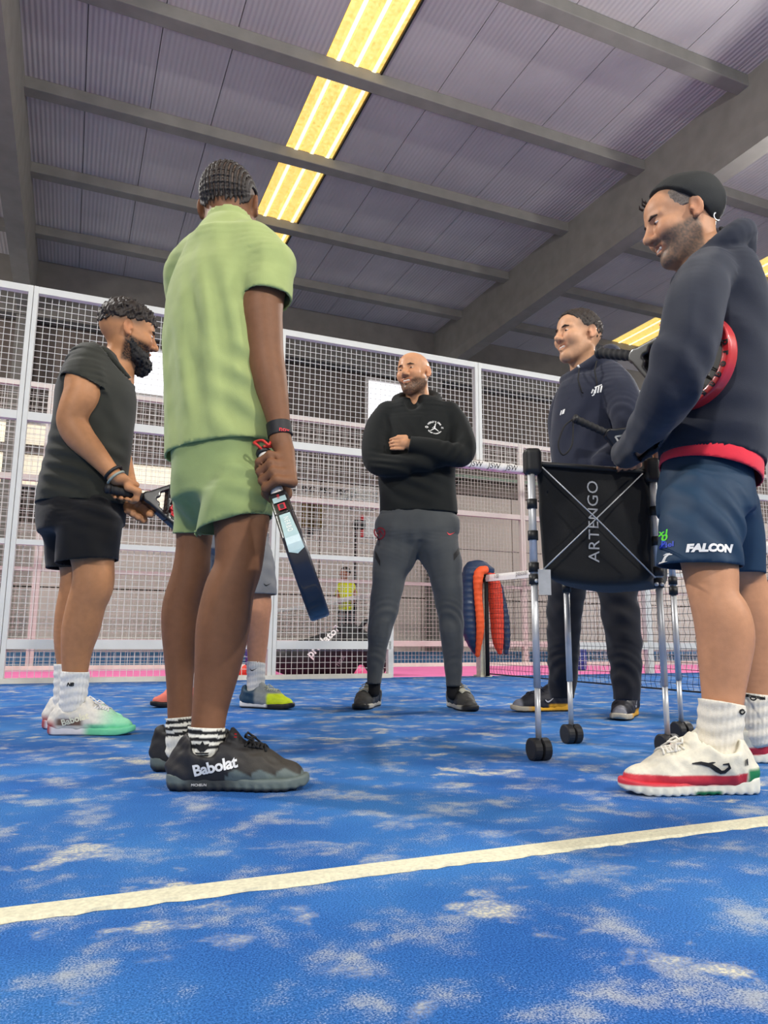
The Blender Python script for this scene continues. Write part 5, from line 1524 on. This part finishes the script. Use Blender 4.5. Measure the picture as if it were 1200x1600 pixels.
def racket(label, a, tip, wdir, face_c, frame_c, grip_c, res=.003, butt_c=(30, 30, 32), extra=None, cord=None, thick=.038):
    a = np.asarray(a, float); ex = nrm(np.asarray(tip) - a); ey = nrm(np.asarray(wdir) - ex * (np.asarray(wdir) @ ex)); ez = np.cross(ex, ey)
    R = np.array([ex, ey, ez]); w = lambda x, y, z=0.0: a + x * ex + y * ey + z * ez
    t = thing('padel_racket', label, 'racket', tuple(a), 'padel rackets the players hold')
    cs = np.array([w(x, y, z) for x in (.1, .47) for y in (-.14, .14) for z in (-.03, .03)]); lo, hi = cs.min(0), cs.max(0)

    def loc(X, Y, Z):
        x, y, z = X - a[0], Y - a[1], Z - a[2]
        return [R[i, 0] * x + R[i, 1] * y + R[i, 2] * z for i in range(3)]

    def cap2(x, y, x0, x1, r0, r1):
        tt = np.clip((x - x0) / (x1 - x0), 0, 1); return np.hypot(x - x0 - tt * (x1 - x0), y) - (r0 + (r1 - r0) * tt)

    def ext(d2, z, h, r):
        dz = np.abs(z) - h
        return np.sqrt(np.maximum(d2 + r, 0) ** 2 + np.maximum(dz + r, 0) ** 2) - r + np.minimum(np.maximum(d2 + r, dz + r), 0)

    def framef(X, Y, Z):
        x, y, z = loc(X, Y, Z); d = cap2(x, y, .155, .328, .024, .1275)
        ring = np.abs(d + .0115) - .0115
        hole = np.minimum(cap2(x, y, .192, .214, .006, .021), 1)
        thr = np.maximum(np.maximum(d, x - .262), -hole)
        bridge = np.maximum(np.abs(x - .238) - .010, d)
        br = np.minimum(np.maximum(x - .205, -hole) + 0 * d, 1)
        solid = np.minimum(np.minimum(ring, np.maximum(bridge, d)), np.maximum(np.maximum(d, x - .2), -hole))
        return ext(np.maximum(solid, d), z, thick / 2, .006)

    def facef(X, Y, Z):
        x, y, z = loc(X, Y, Z); d = np.maximum(cap2(x, y, .155, .328, .024, .1275) + .018, .236 - x)
        px = (x - .328 + .0125) % .025 - .0125; py = (y + .0125) % .025 - .0125
        h = .0052 - np.hypot(px, py); h = np.where(np.hypot(x - .328, y) < .088, h, -1)
        return ext(np.maximum(d, h), z, thick / 2 - .004, .003)
    below = lambda sg: (lambda X, Y, Z: sg * (loc(X, Y, Z)[0] - .232))
    F = Field(res); F.add(fn(framef, lo, hi)); F.cut(below(1)); V, Fq = F.surf(); raw('throat', V, Fq, mat('racket_throat', srgb(22, 22, 25), .35, var=.08, coat=.3), t); bt = bvh_of(V, Fq)
    F = Field(res); F.add(fn(framef, lo, hi)); F.cut(below(-1)); V, Fq = F.surf(); fo = raw('frame', V, Fq, mat('racket_%s' % frame_c[0], srgb(*frame_c[1]), .3, var=.08, coat=.3), t); bf = bvh_of(V, Fq)
    F = Field(res); F.add(fn(facef, lo, hi)); V, Fq = F.surf(); raw('face', V, Fq, mat('racket_face_%s' % face_c[0], srgb(*face_c[1]), .45, var=.1), t); bc = bvh_of(V, Fq)
    F = Field(.0022); F.add(cap(w(.008, 0), w(.16, 0), .0152, .0145))
    F.disp = lambda p: .0012 * np.sin(2 * math.pi * ((p - a) @ ex) / .021 + np.arctan2((p - a) @ ey, (p - a) @ ez))
    V, Fq = F.surf(); raw('grip', V, Fq, mat('grip_%s' % grip_c[0], srgb(*grip_c[1]), .75, var=.1), t)
    MB().tube([w(-.004, 0), w(.004, 0), w(.012, 0)], [.016, .0195, .017], 14).build('butt_cap', mat('butt_%d' % butt_c[0], srgb(*butt_c), .5), t, smooth=True)
    MB().tube([w(.155, 0), w(.168, 0)], .0168, 14).build('collar', mat('collar_pale', srgb(200, 205, 205), .5), t, smooth=True)
    if cord: MB().tube(spline(np.array([np.asarray(p, float) for p in cord[1]]), 6), cord[2], 6).build('wrist_cord', mat('cord_%s' % cord[0], srgb(*cord[3]), .6), t, smooth=True)
    if extra: extra(t, w, R, fo, bf, bc, bt)
    return t


# held by the green player, edge towards the camera
def ex_a(t, w, R, fo, bf, bc, bt):
    ice = mat('racket_ice', srgb(168, 196, 200), .35, var=.08); rd = mat('racket_red', srgb(200, 40, 60), .4)
    view = -nrm(w(.3, 0) - np.array([0, 0, EYE])); s = 1 if view @ R[1] > 0 else -1
    xd, yd = R[0], s * R[2] if (np.cross(R[0], s * R[2]) @ view) > 0 else -s * R[2]
    n = np.cross(xd, yd)
    at = lambda x: w(x, 0) + n * .16
    decal('edge_band', (np.array([(-.012, -.0155), (.012, -.0155), (.012, .0155), (-.012, .0155)]), [(0, 1, 2, 3)]), at(.172), xd, yd, bt, ice, fo, reach=.3)
    decal('edge_panel', (np.array([(-.038, -.012), (.085, -.0165), (.093, 0), (.085, .0165), (-.038, .012)]), [(0, 1, 2, 3, 4)]), at(.278), xd, yd, bf, ice, fo, reach=.3)
    decal('edge_window', (np.array([(-.014, -.0085), (.014, -.0085), (.014, .0085), (-.014, .0085)]), [(0, 1, 2, 3)]), at(.207), xd, yd, bt, rd, fo, off=.003, reach=.3)
    decal('edge_window', (np.array([(-.010, -.0045), (.010, -.0045), (.010, .0045), (-.010, .0045)]), [(0, 1, 2, 3)]), at(.207), xd, yd, bt, BK, fo, off=.004, reach=.3)
    decal('lettering', text2d('NERBO', .016, spacing=1.3), at(.285), xd, yd, bf, WHITE, fo, off=.003, reach=.3)
    decal('mark', text2d('nox', .012), at(.16), xd, yd, bt, RED, fo, off=.003, reach=.3)


GT = P(494, 946, 1.575)
racket('black and ice blue racket held edge-on, head pointing down, by the green kit', GA, GT, P(455, 830, 1.65) - np.array([0, 0, EYE]), ('black_a', (26, 26, 30)), ('navy_a', (26, 28, 40)), ('white', (226, 222, 214)), extra=ex_a, thick=.044,
       cord=('red', [GA + np.array([.006, -.012, -.004]), GA + np.array([-.012, -.022, .012]), GA + np.array([-.020, -.012, .020]), GA + np.array([0, -.018, .024]), GA + np.array([.016, -.02, .012]), GA + np.array([.02, -.01, .022]), GA + np.array([.03, 0, .014]), GA + np.array([.004, -.02, .008])], .0034, (206, 52, 44)))


def ex_b(t, w, R, fo, bf, bc, bt):
    s = 1 if R[2][1] < 0 else -1; yd = R[1] * s
    at = lambda x, y: w(x, y * s) + R[2] * s * .05
    decal('face_art', (np.array([(-.03, -.035), (.012, -.06), (.03, 0), (.012, .06), (-.03, .035), (-.004, 0)]), [(0, 1, 2, 5), (5, 2, 3, 4)]), at(.255, 0), R[0], yd, bc, RED, fo, reach=.1)
    decal('lettering', text2d('SIUX', .03, bold=.001), at(.285, .01), yd * -1, R[0], bc, WHITE, fo, reach=.1)
    decal('lettering', text2d('BEAT', .022, bold=.0005), at(.305, -.03), yd * -1, R[0], bc, mat('print_gold', srgb(214, 190, 120), .4), fo, reach=.1)


axb = nrm(LB - LA)
racket('black and red racket gripped in both hands by the charcoal tee', LA, LA + axb * .455, (-.05, .12, 1), ('black_b', (30, 30, 32)), ('black_b', (18, 18, 20)), ('black', (30, 30, 32)), extra=ex_b)


def ex_d(t, w, R, fo, bf, bc, bt):
    s = 1 if R[2][1] < 0 else -1; yd = R[1] * s
    pk = mat('print_pink', srgb(232, 40, 110), .5); gy = mat('print_grey', srgb(176, 176, 170), .5)
    at = lambda x, y: w(x, y * s) + R[2] * s * .05
    decal('lettering', text2d('predator', .03, shear=.2, bold=.0008), at(.27, -.005), -yd, R[0], bc, pk, fo, reach=.1)
    decal('edge_line', strip2d([(-.01, 0), (.02, 0)], .003), at(.3, -.05), -yd, R[0], bc, pk, fo, reach=.1)
    for q in (-1, 1): decal('fork_line', strip2d([(0, 0), (.02, .012 * q), (.05, .03 * q)], [.003, .004, .003]), at(.172, 0), R[0], yd, bt, gy, fo, reach=.1)


DT = P(1053, 724, 2.83); DA = P(897, 654, 2.79)
racket('black racket with pink lettering tucked under the navy hoodie arm', DA, DT, (.32, -.35, 1), ('black_d', (24, 22, 26)), ('black_d', (30, 22, 28)), ('black', (30, 30, 32)), extra=ex_d,
       cord=('black', [DA, DA + np.array([-.006, -.005, -.03]), DA + np.array([-.015, -.01, -.11]), DA + np.array([-.05, -.01, -.15]), DA + np.array([-.068, -.01, -.11]), DA + np.array([-.045, -.01, -.04]), DA + np.array([-.01, 0, -.005])], .0035, (24, 24, 28)))


def ex_e(t, w, R, fo, bf, bc, bt):
    s = 1 if R[2][1] < 0 else -1; yd = R[1] * s
    at = lambda x, y: w(x, y * s) + R[2] * s * .05
    decal('lettering', text2d('RAGNAR', .020, bold=.0007), at(.375, -.03), -yd * .8 + -R[0] * .25, R[0], bc, mat('print_scarlet', srgb(226, 40, 50), .5), fo, reach=.1)
    decal('lettering', text2d('predator', .03, bold=.0008), at(.255, .03), -yd, R[0], bc, mat('print_scarlet', srgb(226, 40, 50), .5), fo, reach=.1)
    txt = 'predator'
    for i, ch in enumerate(txt):
        th = math.radians(28 - 13.5 * i); d = math.cos(th) * R[0] + math.sin(th) * yd; tn = nrm(np.cross(R[2] * s, d)) * -1
        p = w(.328, 0) + .12 * d + R[2] * s * .05
        decal('lettering', text2d(ch, .03, bold=.0008), p, tn, d, bf, BK, fo, reach=.1)


ET = P(1143, 573, 1.735); EA = reach_to(936, 551, 1.95, ET, .002)
racket('black racket with red rim tucked under the arm of the capped person', EA, ET, (.02, .05, 1), ('black_e', (24, 26, 26)), ('red_e', (206, 44, 50)), ('black', (30, 30, 32)), extra=ex_e)


# ------------------------------------------------------------------ court net with its post
def court_net(u, v0, v1, label, tape=True, post=True, r=.0016, pitch=.045, m='net_black', zc=.87):
    t = hthing('court_net', label, 'net', (u, v1, 0))
    vm = (v0 + v1) / 2; top = lambda v: zc + (.925 - zc) * (abs(v - vm) / (abs(v1 - v0) / 2)) ** 2
    mb = MB(); n = int((v1 - v0) / pitch); rnd = random.Random(7)
    rows = 19; Vg = [[(u + rnd.uniform(-.004, .004), v0 + (v1 - v0) * i / n + rnd.uniform(-.004, .004) + (.008 if k % 2 else -.004), .03 + (top(v0 + (v1 - v0) * i / n) - .07) * k / rows) for k in range(rows + 1)] for i in range(n + 1)]

    def rod(a, b):
        a = np.array(a); b = np.array(b); d = nrm(b - a); s = np.array([1.0, 0, 0]); q = np.cross(d, s)
        V = [a + r * s, a + r * q, a - r * s, a - r * q, b + r * s, b + r * q, b - r * s, b - r * q]
        mb.add(V, [(0, 1, 5, 4), (1, 2, 6, 5), (2, 3, 7, 6), (3, 0, 4, 7)])
    for i in range(n + 1):
        for k in range(rows + 1):
            if k < rows: rod(Vg[i][k], Vg[i][k + 1])
            if i < n and (k % 1 == 0): rod(Vg[i][k], Vg[i + 1][k])
    o = mb.build('netting', mat(m, srgb(24, 24, 26), .7), t); o['kind'] = 'stuff'
    F = []; V = []; N = 60
    for i in range(N + 1):
        v = v0 + (v1 - v0) * i / N; z = top(v); sg = .004 * math.sin(i * .9)
        V += [(u - .012, v, z - .062), (u - .014 + sg, v, z - .03), (u - .008, v, z), (u + .008, v, z), (u + .014 + sg, v, z - .03), (u + .012, v, z - .062)]
    for i in range(N):
        for k in range(5): F.append((i * 6 + k, i * 6 + k + 1, i * 6 + k + 7, i * 6 + k + 6))
    raw('tape', np.array(V), F, mat('tape_white', srgb(232, 230, 226), .7, var=.04), t)
    mb = MB(); mb.tube([(u, v1 - .02, .01), (u, v1 - .02, .93)], .02, 8); mb.build('edge_strap', mat('net_black', srgb(24, 24, 26), .7), t, smooth=True)
    mb = MB().tube([(u, v0, .03), (u, v1, .03)], .006, 6); mb.build('bottom_cord', mat('net_black', srgb(24, 24, 26), .7), t, smooth=True)
    if post:
        MB().box((u - .045, v1 + .02, 0), (u + .045, v1 + .11, .95)).build('post', mat('post_cream', srgb(245, 240, 214), .5), t, bevel=.008)
        MB().box((u - .02, v1 - .01, .86), (u + .03, v1 + .03, .91)).build('winch', mat('dark_steel', srgb(50, 50, 52), .4, metal=.8), t, bevel=.004)
        MB().box((u - .06, v1 + .0, 0), (u + .06, v1 + .13, .015)).build('foot_plate', mat('post_cream', srgb(226, 220, 196), .5), t)
    return t


nt_ = court_net(3.54, -4.0, 5.93, 'black court net with white tape stretched from the cream post')
for v, s_, tx in ((5.70, .05, 'I 00'), (5.3, .06, 'pascual'), (4.2, .06, 'padel'), (2.85, .07, 'O')):
    decal('lettering', text2d(tx, s_, shear=.1), (3.54 - .02, v, .895), (0, -1, 0), (0, 0, 1), None, mat('print_faint', srgb(120, 112, 110) if tx != 'O' else srgb(214, 120, 110), .7), nt_)
court_net(3.54, 8.65, 18.3, 'far court net with white tape seen through the mesh fence', post=True, r=.002, pitch=.06)

# ------------------------------------------------------------------ ball cart
def ball_cart():
    FL = ground(845, 1190) + np.array([0, .02, 0]); BL = ground(896, 1163) + np.array([0, .02, 0]); FR = ground(1049, 1182) + np.array([0, .02, 0]); BR = FR + (BL - FL) * np.array([1.0, 1, 1])
    c = (FL + BL + FR + BR) / 4
    t = thing('ball_cart', 'folding ball cart with black mesh basket on four aluminium legs', 'ball cart', (c[0], c[1], 0))
    alu = mat('aluminium', srgb(206, 208, 210), .42, metal=.55, var=.04); blk = mat('cart_plastic', srgb(26, 27, 28), .5, var=.1)
    fab = cloth('cart_fabric', (24, 25, 26), .8, bump=.5, bscale=900)
    ZT = .86
    rgt = nrm(FR - FL); fwd = nrm(BL - FL); Z = np.array([0, 0, 1.0])
    for q in (FL, FR, BL, BR):
        inn = nrm(c - q); inn[2] = 0
        lg = MB().tube([q + Z * .055, q + Z * .20], .0086, 10).tube([q + Z * .20, q + Z * .50], .0105, 10).tube([q + Z * .50, q + Z * ZT], .0118, 10).build('leg', alu, t, smooth=True)
        for z in (.51, .545, .64, .735): MB().tube([q + Z * (z - .014), q + Z * (z + .014)], .0155, 10).build('collar', blk, lg, smooth=True)
        F = Field(.004); F.add(rbox(q + Z * (ZT + .005) + inn * .006, (.026, .026, .04), None, .014)); V, Fq = F.surf(); raw('corner_cap', V, Fq, blk, lg)
        for s_ in (-1, 1):
            mb = MB()
            cc = q + Z * .031 + rgt * .0145 * s_
            a = nrm(rgt * .98 + fwd * .1)
            mb.tube([cc - a * .0125, cc - a * .0105, cc + a * .0105, cc + a * .0125], [.026, .031, .031, .026], 20)
            mb.build('caster_wheel', mat('wheel_rubber', srgb(28, 28, 30), .55, var=.1), lg, smooth=False)
        MB().tube([q + Z * .03, q + Z * .062], .007, 8).build('caster_stem', blk, lg, smooth=True)
    # basket
    F = Field(.0048); R = np.array([rgt, nrm(np.cross(Z, rgt)), Z]); w_ = np.linalg.norm(FR - FL) / 2; d_ = np.linalg.norm(BL - FL) / 2 * abs(R[1] @ fwd)
    cb = c + Z * .70; sk = fwd - R[1] * 0

    def bagf(X, Y, Z_):
        x, y, z = X - cb[0], Y - cb[1], Z_ - cb[2]
        q0 = rgt[0] * x + rgt[1] * y; q1 = R[1, 0] * x + R[1, 1] * y
        q0 = q0 - q1 * (fwd @ rgt) / max(R[1] @ fwd, .3)
        tz = np.clip((z + .2) / .38, 0, 1)
        hx = w_ * (.93 + .05 * tz); hy = d_ * (.88 + .08 * tz)
        sag = .02 * (1 - (q0 / hx) ** 2)
        a = np.abs(q0) - hx; b = np.abs(q1) - hy; zz = np.maximum(-(z + .175 + sag * 1.2 + .012 * np.cos(q1 * 14)), z - .175)
        r = .03
        o = np.sqrt(np.maximum(a + r, 0) ** 2 + np.maximum(b + r, 0) ** 2 + np.maximum(zz + r, 0) ** 2) - r
        return o + np.minimum(np.maximum(np.maximum(a + r, b + r), zz + r), 0)
    ext = np.abs(rgt) * (w_ + .02) + np.abs(R[1]) * (d_ + .03) + np.abs(rgt) * .1 + np.array([0, 0, .25])
    F.add(fn(bagf, cb - ext, cb + ext))
    F.sub(fn(lambda X, Y, Z_: np.maximum(bagf(X, Y, Z_) + .012, -(Z_ - cb[2] + .12)), cb - ext, cb + ext + [0, 0, .1]))
    up = fn(lambda X, Y, Z_: bagf(X, Y, Z_ - .05) + .012, cb - ext, cb + ext + np.array([0, 0, .1])); F.sub(up)
    wv = waves(51, .0012, .13)
    F.disp = lambda p: wv(p) + fold(p, (FL + FR) / 2 + Z * .7, rgt * .8 + Z * .6, .1, .002, .14)
    V, Fq = F.surf(); bo = raw('basket', V, Fq, fab, t); bv = bvh_of(V, Fq)
    mb = MB()
    P4 = [FL, FR, BR, BL]
    for i in range(4): mb.tube([P4[i] + Z * ZT, P4[(i + 1) % 4] + Z * ZT], .008, 8)
    mb.build('rim', blk, t, smooth=True)
    nf = nrm(np.cross(rgt, Z)); off = nf * .012
    a0, a1, b0, b1 = FL + rgt * .03 + Z * (ZT - .012), FR - rgt * .02 + Z * .525, FR - rgt * .045 + Z * (ZT - .01), FL + rgt * .02 + Z * .535
    MB().tube([a0 + off, (a0 + a1) / 2 + off * 1.6, a1 + off], .0022, 6).build('cross_rod', alu, t, smooth=True)
    MB().tube([b0 + off, (b0 + b1) / 2 + off * 1.3, b1 + off], .0022, 6).build('cross_rod', alu, t, smooth=True)
    for q in (FL, FR):
        for s_ in (0, 1): MB().tube([q + Z * .505 + rgt * .018 * (s_ if q is FL else -s_) + nf * .01, q + Z * .505 + rgt * .018 * (s_ if q is FL else -s_) + nf * .017], .006, 10).build('rivet', alu, t, smooth=True)
    cc = (FL + FR) / 2 + Z * .695 + nf * .1 - rgt * .0
    decal('lettering', text2d('ARTENGO', .052, spacing=1.05), cc, Z, -rgt, bv, mat('print_grey_cart', srgb(176, 178, 180), .6), bo, reach=.25)
    q = P(851, 908, 2.14)
    MB().box((-.019, -.001, -.04), (.019, .001, .034), Matrix.Translation(q) @ Matrix.Rotation(.2, 4, 'Z')).build('care_tag', mat('tag_grey', srgb(170, 172, 174), .8), t)
    return t


ball_cart()

# ------------------------------------------------------------------ quilted jacket over the net post
def jacket():
    d = 6.84
    t = thing('quilted_jacket', 'navy quilted jacket with orange lining hung over the net post', 'jacket', tuple(P(748, 1045, d) * np.array([1, 1, 0])))
    nv = mat('jacket_navy', srgb(30, 52, 84), .5, var=.1, coat=.1); og = mat('jacket_orange', srgb(246, 92, 34), .6, var=.08)

    def quilt(zl, amp=.0045): return lambda p: amp * np.abs(np.sin(p[:, 2] * math.pi / zl)) - amp * .5
    F = Field(.008)
    for L in ([(745, 888, d, 11), (736, 897, d, 14), (733, 915, d, 12), (733, 950, d, 13), (735, 985, d, 13), (741, 1008, d, 9), (745, 1022, d, 4)], [(738, 889, d, 12), (752, 885, d + .02, 9), (766, 892, d + .04, 7)]): limb(F, L, .04)
    F.disp = quilt(.055); V, Fq = F.surf(); raw('shell', V, Fq, nv, t)
    F = Field(.007); limb(F, [(758, 890, d - .06, 6), (748, 897, d - .08, 8), (747, 930, d - .08, 6.5), (750, 965, d - .08, 6.5), (750, 990, d - .07, 6), (746, 1024, d - .05, 3.5)], .03); F.disp = quilt(.05, .0035); V, Fq = F.surf(); raw('lining', V, Fq, og, t)
    F = Field(.008); limb(F, [(764, 898, d + .05, 8), (772, 915, d + .05, 11), (776, 960, d + .06, 11), (778, 1000, d + .06, 9), (781, 1019, d + .06, 4)], .03); F.disp = quilt(.05, .0035); V, Fq = F.surf(); raw('lining', V, Fq, mat('jacket_red_orange', srgb(226, 64, 34), .6), t)
    F = Field(.008); limb(F, [(780, 915, d + .12, 5), (788, 960, d + .12, 7), (791, 1000, d + .12, 6.5), (790, 1020, d + .12, 4)], .03); F.disp = quilt(.055); V, Fq = F.surf(); raw('shell', V, Fq, nv, t)


jacket()


# ------------------------------------------------------------------ things in the walkway and on the far court
def racket_bag():
    d = 7.05
    t = thing('racket_bag', 'large black racket bag with white lettering leaning behind the fence', 'bag', tuple(P(515, 1053, d) * np.array([1, 1, 0])))
    F = Field(.012)
    F.add(cap(P(445, 1030, d), P(480, 1028, d), .14, .16), .05); F.add(cap(P(480, 1025, d), P(545, 1005, d), .15, .17), .06); F.add(cap(P(545, 1003, d), P(592, 1020, d), .16, .14), .06)
    F.add(cap(P(500, 1040, d), P(590, 1040, d), .1, .1), .06); F.disp = waves(61, .008, .2)
    F.cut(lambda X, Y, Z: -Z - .0 + 0 * X + 0 * Y)
    V, Fq = F.surf(); o = raw('shell', V, Fq, mat('bag_black', srgb(18, 18, 20), .6, var=.2), t); bv = bvh_of(V, Fq)
    c = P(503, 1002, d - .3); decal('lettering', text2d('predator', .105, bold=.003), c, nrm(P(521, 984, d) - P(485, 1020, d)), (-.6, 0, 1), bv, WHITE, o, reach=.3)
    c = P(530, 1033, d - .3); decal('lettering', text2d('nox', .07, bold=.001), c, nrm((.6, 0, .9)), (-.9, 0, .6), bv, mat('print_dull', srgb(130, 130, 132)), o, reach=.3)
    MB().tube(spline(np.array([P(560, 985, d - .1), P(575, 970, d - .1), P(598, 990, d - .1)]), 6), .02, 8).build('strap', mat('bag_black', srgb(18, 18, 20)), t, smooth=True)


racket_bag()


def cone(u, v, h, r, c, label):
    t = hthing('marker_cone', label, 'cone', (u, v, 0))
    m = mat('cone_%d_%d' % (c[0], c[2]), srgb(*c), .5)
    MB().tube([(u, v, .0), (u, v, .012)], [r * 1.1, r], 20).build('flange', m, t, smooth=True)
    MB().tube([(u, v, .012), (u, v, h * .9), (u, v, h)], [r * .85, r * .3, r * .2], 20).build('body', m, t, smooth=True)


cone(2.50, 6.40, .10, .085, (244, 120, 168), 'pink marker cone beside the black racket bag')
cone(1.48, 6.55, .10, .12, (236, 74, 52), 'red marker cone by the fence behind the neon shoe')
t = hthing('waste_bin', 'small blue barrel bin beyond the net', 'bin', (5.4, 7.0, 0))
MB().tube([(5.4, 7.0, 0), (5.4, 7.0, .02), (5.4, 7.0, .24), (5.4, 7.0, .26)], [.07, .08, .085, .075], 18).build('body', mat('bin_blue', srgb(34, 62, 140), .5), t, smooth=True)
MB().tube([(5.4, 7.0, .12), (5.4, 7.0, .14)], .088, 18).build('band', mat('bin_band', srgb(60, 90, 170), .5), t, smooth=True)
t = hthing('ball_tub', 'small purple tub on the walkway behind the fence', 'tub', (1.75, 7.4, 0))
MB().tube([(1.75, 7.4, 0), (1.75, 7.4, .26), (1.75, 7.4, .27)], [.09, .10, .07], 16).build('body', mat('tub_purple', srgb(52, 36, 120), .5), t, smooth=True)
MB().tube([(1.75, 7.4, .27), (1.75, 7.4, .29)], .105, 16).build('lid', mat('tub_lid', srgb(190, 40, 60), .5), t, smooth=True)

# wall furniture
t = hthing('wire_basket', 'round white wire basket hung high on the far wall', 'basket', (6.33, 16.2, 3.4))
mb = MB()
for k in range(6): mb.tube([(6.33 + .33 * math.cos(a), 16.2 + .33 * math.sin(a), 3.42 + .09 * k) for a in np.linspace(0, 6.2832, 25)], .018, 6, False)
mb.build('hoop', FWHITE, t, smooth=True)
mb = MB()
for a in np.linspace(0, 6.2832, 17)[:-1]: mb.tube([(6.33 + .30 * math.cos(a), 16.2 + .30 * math.sin(a), 3.40), (6.33 + .34 * math.cos(a), 16.2 + .34 * math.sin(a), 3.9)], .012, 6)
mb.build('wire', mat('frame_white', srgb(205, 200, 195), .5), t, smooth=True)
MB().box((6.25, 16.5, 3.85), (6.4, 18.49, 3.95)).build('bracket', FWHITE, t)
t = hthing('notice_board', 'white board with red edge below the wire basket', 'board', (6.6, 18.4, 3.1))
MB().box((7.25, 18.40, 3.05), (7.75, 18.46, 3.6)).build('panel', mat('board_white', srgb(240, 238, 234), .5), t)
MB().box((7.14, 18.38, 3.05), (7.22, 18.46, 3.65)).build('red_edge', RED, t)
t = hthing('floor_pole', 'dark pole carrying a black box by the far wall', 'pole', (6.08, 16.0, 0))
MB().tube([(6.08, 16, 0), (6.08, 16, 2.9)], .035, 8).build('pole', mat('dark_steel', srgb(50, 50, 52)), t, smooth=True)
MB().box((6.02, 15.9, 2.88), (6.28, 16.1, 3.08)).build('box', BK, t, bevel=.01)
MB().tube([(6.08, 16, 0), (6.08, 16, .04)], .25, 16).build('base', BK, t)
t = hthing('wall_speaker', 'brown loudspeaker box fixed on the far wall', 'speaker', (5.5, 18.3, 3.2))
MB().box((5.45, 18.1, 3.18), (5.95, 18.4, 3.95)).build('cabinet', mat('speaker_brown', srgb(120, 100, 56), .6), t, bevel=.01)
MB().box((5.5, 18.07, 3.22), (5.8, 18.11, 3.9)).build('grille', mat('speaker_dark', srgb(84, 66, 36), .7), t)
MB().box((5.6, 18.3, 3.0), (5.75, 18.5, 3.18)).build('bracket', BK, t)
t = hthing('wall_banner', 'grey banner strip with black letters on the far wall', 'banner', (5.3, 18.45, 3.9))
MB().box((4.6, 18.42, 4.12), (7.1, 18.46, 4.36)).build('strip', mat('banner_grey', srgb(190, 180, 176), .7), t)
decal('lettering', text2d('PSC  PSC  PSC  PSC', .22, shear=.2, bold=.006), (5.85, 18.40, 4.24), (1, 0, 0), (0, 0, 1), None, BK, t)
t = hthing('wall_pipe', 'grey green pipe bracket high on the far wall', 'pipe', (9.2, 18.3, 4.9))
MB().tube([(8.0, 18.3, 5.0), (13.0, 18.3, 5.0)], .05, 8).build('pipe', mat('pipe_green', srgb(150, 168, 150), .5), t, smooth=True)
MB().tube([(10.3, 18.3, 5.0), (9.8, 18.4, 4.5)], .035, 8).build('brace', BK, t, smooth=True)
# ------------------------------------------------------------------ court floodlights on masts outside the picture
def floodlight(u, v, tu, tv, label, w=LAMP_W, up=0.0):
    t = hthing('court_floodlight', label, 'floodlight', (u, v, 0), 'floodlights around the court')
    MB().tube([(u, v, 0), (u, v, 6.0)], .05, 12).build('mast', FWHITE, t, smooth=True)
    MB().box((u - .3, v - .04, 5.98), (u + .3, v + .04, 6.04)).build('arm', FWHITE, t)
    p = Vector(hv(u, v, 6.12)); d = (Vector(hv(tu, tv, 0.6)) - p).normalized()
    rot = d.to_track_quat('-Z', 'Y').to_matrix().to_4x4()
    M = HALL.inverted() @ Matrix.Translation(p) @ rot
    h = MB().box((-.3, -.2, 0), (.3, .2, .07), M).build('housing', mat('lamp_grey', srgb(90, 92, 95), .5), t)
    la = bpy.data.lights.new('lamp', 'AREA'); la.shape = 'RECTANGLE'; la.size = .56; la.size_y = .36; la.energy = w; la.color = (1.0, 0.965, 0.91)
    lo = bpy.data.objects.new('lamp', la); COL.objects.link(lo); lo.parent = t
    lo.matrix_local = Matrix.Translation(-Vector(BASE[t.name])) @ M @ Matrix.Translation((0, 0, -.01))
    if up:  # added upward wash that brightens the ceiling, no fixture of its own
        lb_ = bpy.data.lights.new('ceiling_wash', 'AREA'); lb_.shape = 'RECTANGLE'; lb_.size = .5; lb_.size_y = .12; lb_.energy = up; lb_.color = (1.0, 0.98, 0.95)
        q = bpy.data.objects.new('ceiling_wash', lb_); COL.objects.link(q); q.parent = t; q.location = (0, 0, 6.3); q.rotation_euler = (math.pi, 0, 0)
    return t


for u, v, tu, tv, lb in ((-3.6, 6.35, 1.0, 2.2, 'mast floodlight left of the fence, aimed at the players'), (10.2, 6.35, 3.0, 2.0, 'mast floodlight at the right end of the side fence'),
                         (-4.0, -4.6, 1.0, 2.5, 'mast floodlight behind the camera to the left'), (3.5, -5.0, 1.8, 2.8, 'mast floodlight straight behind the camera'), (10.4, -4.6, 2.5, 2.4, 'mast floodlight behind the camera to the right')):
    floodlight(u, v, tu, tv, lb, up=110 if v > 0 else 90)
for u, v, lb in ((-6.0, 13.0, "added unseen floodlight on the left that lights the far wall"), (19.0, 13.0, "added unseen floodlight on the right that lights the far wall")):  # pair added out of view, aimed at the far wall to light it
    floodlight(u, v, u, 18.5, lb, LAMP_W * 1.1)
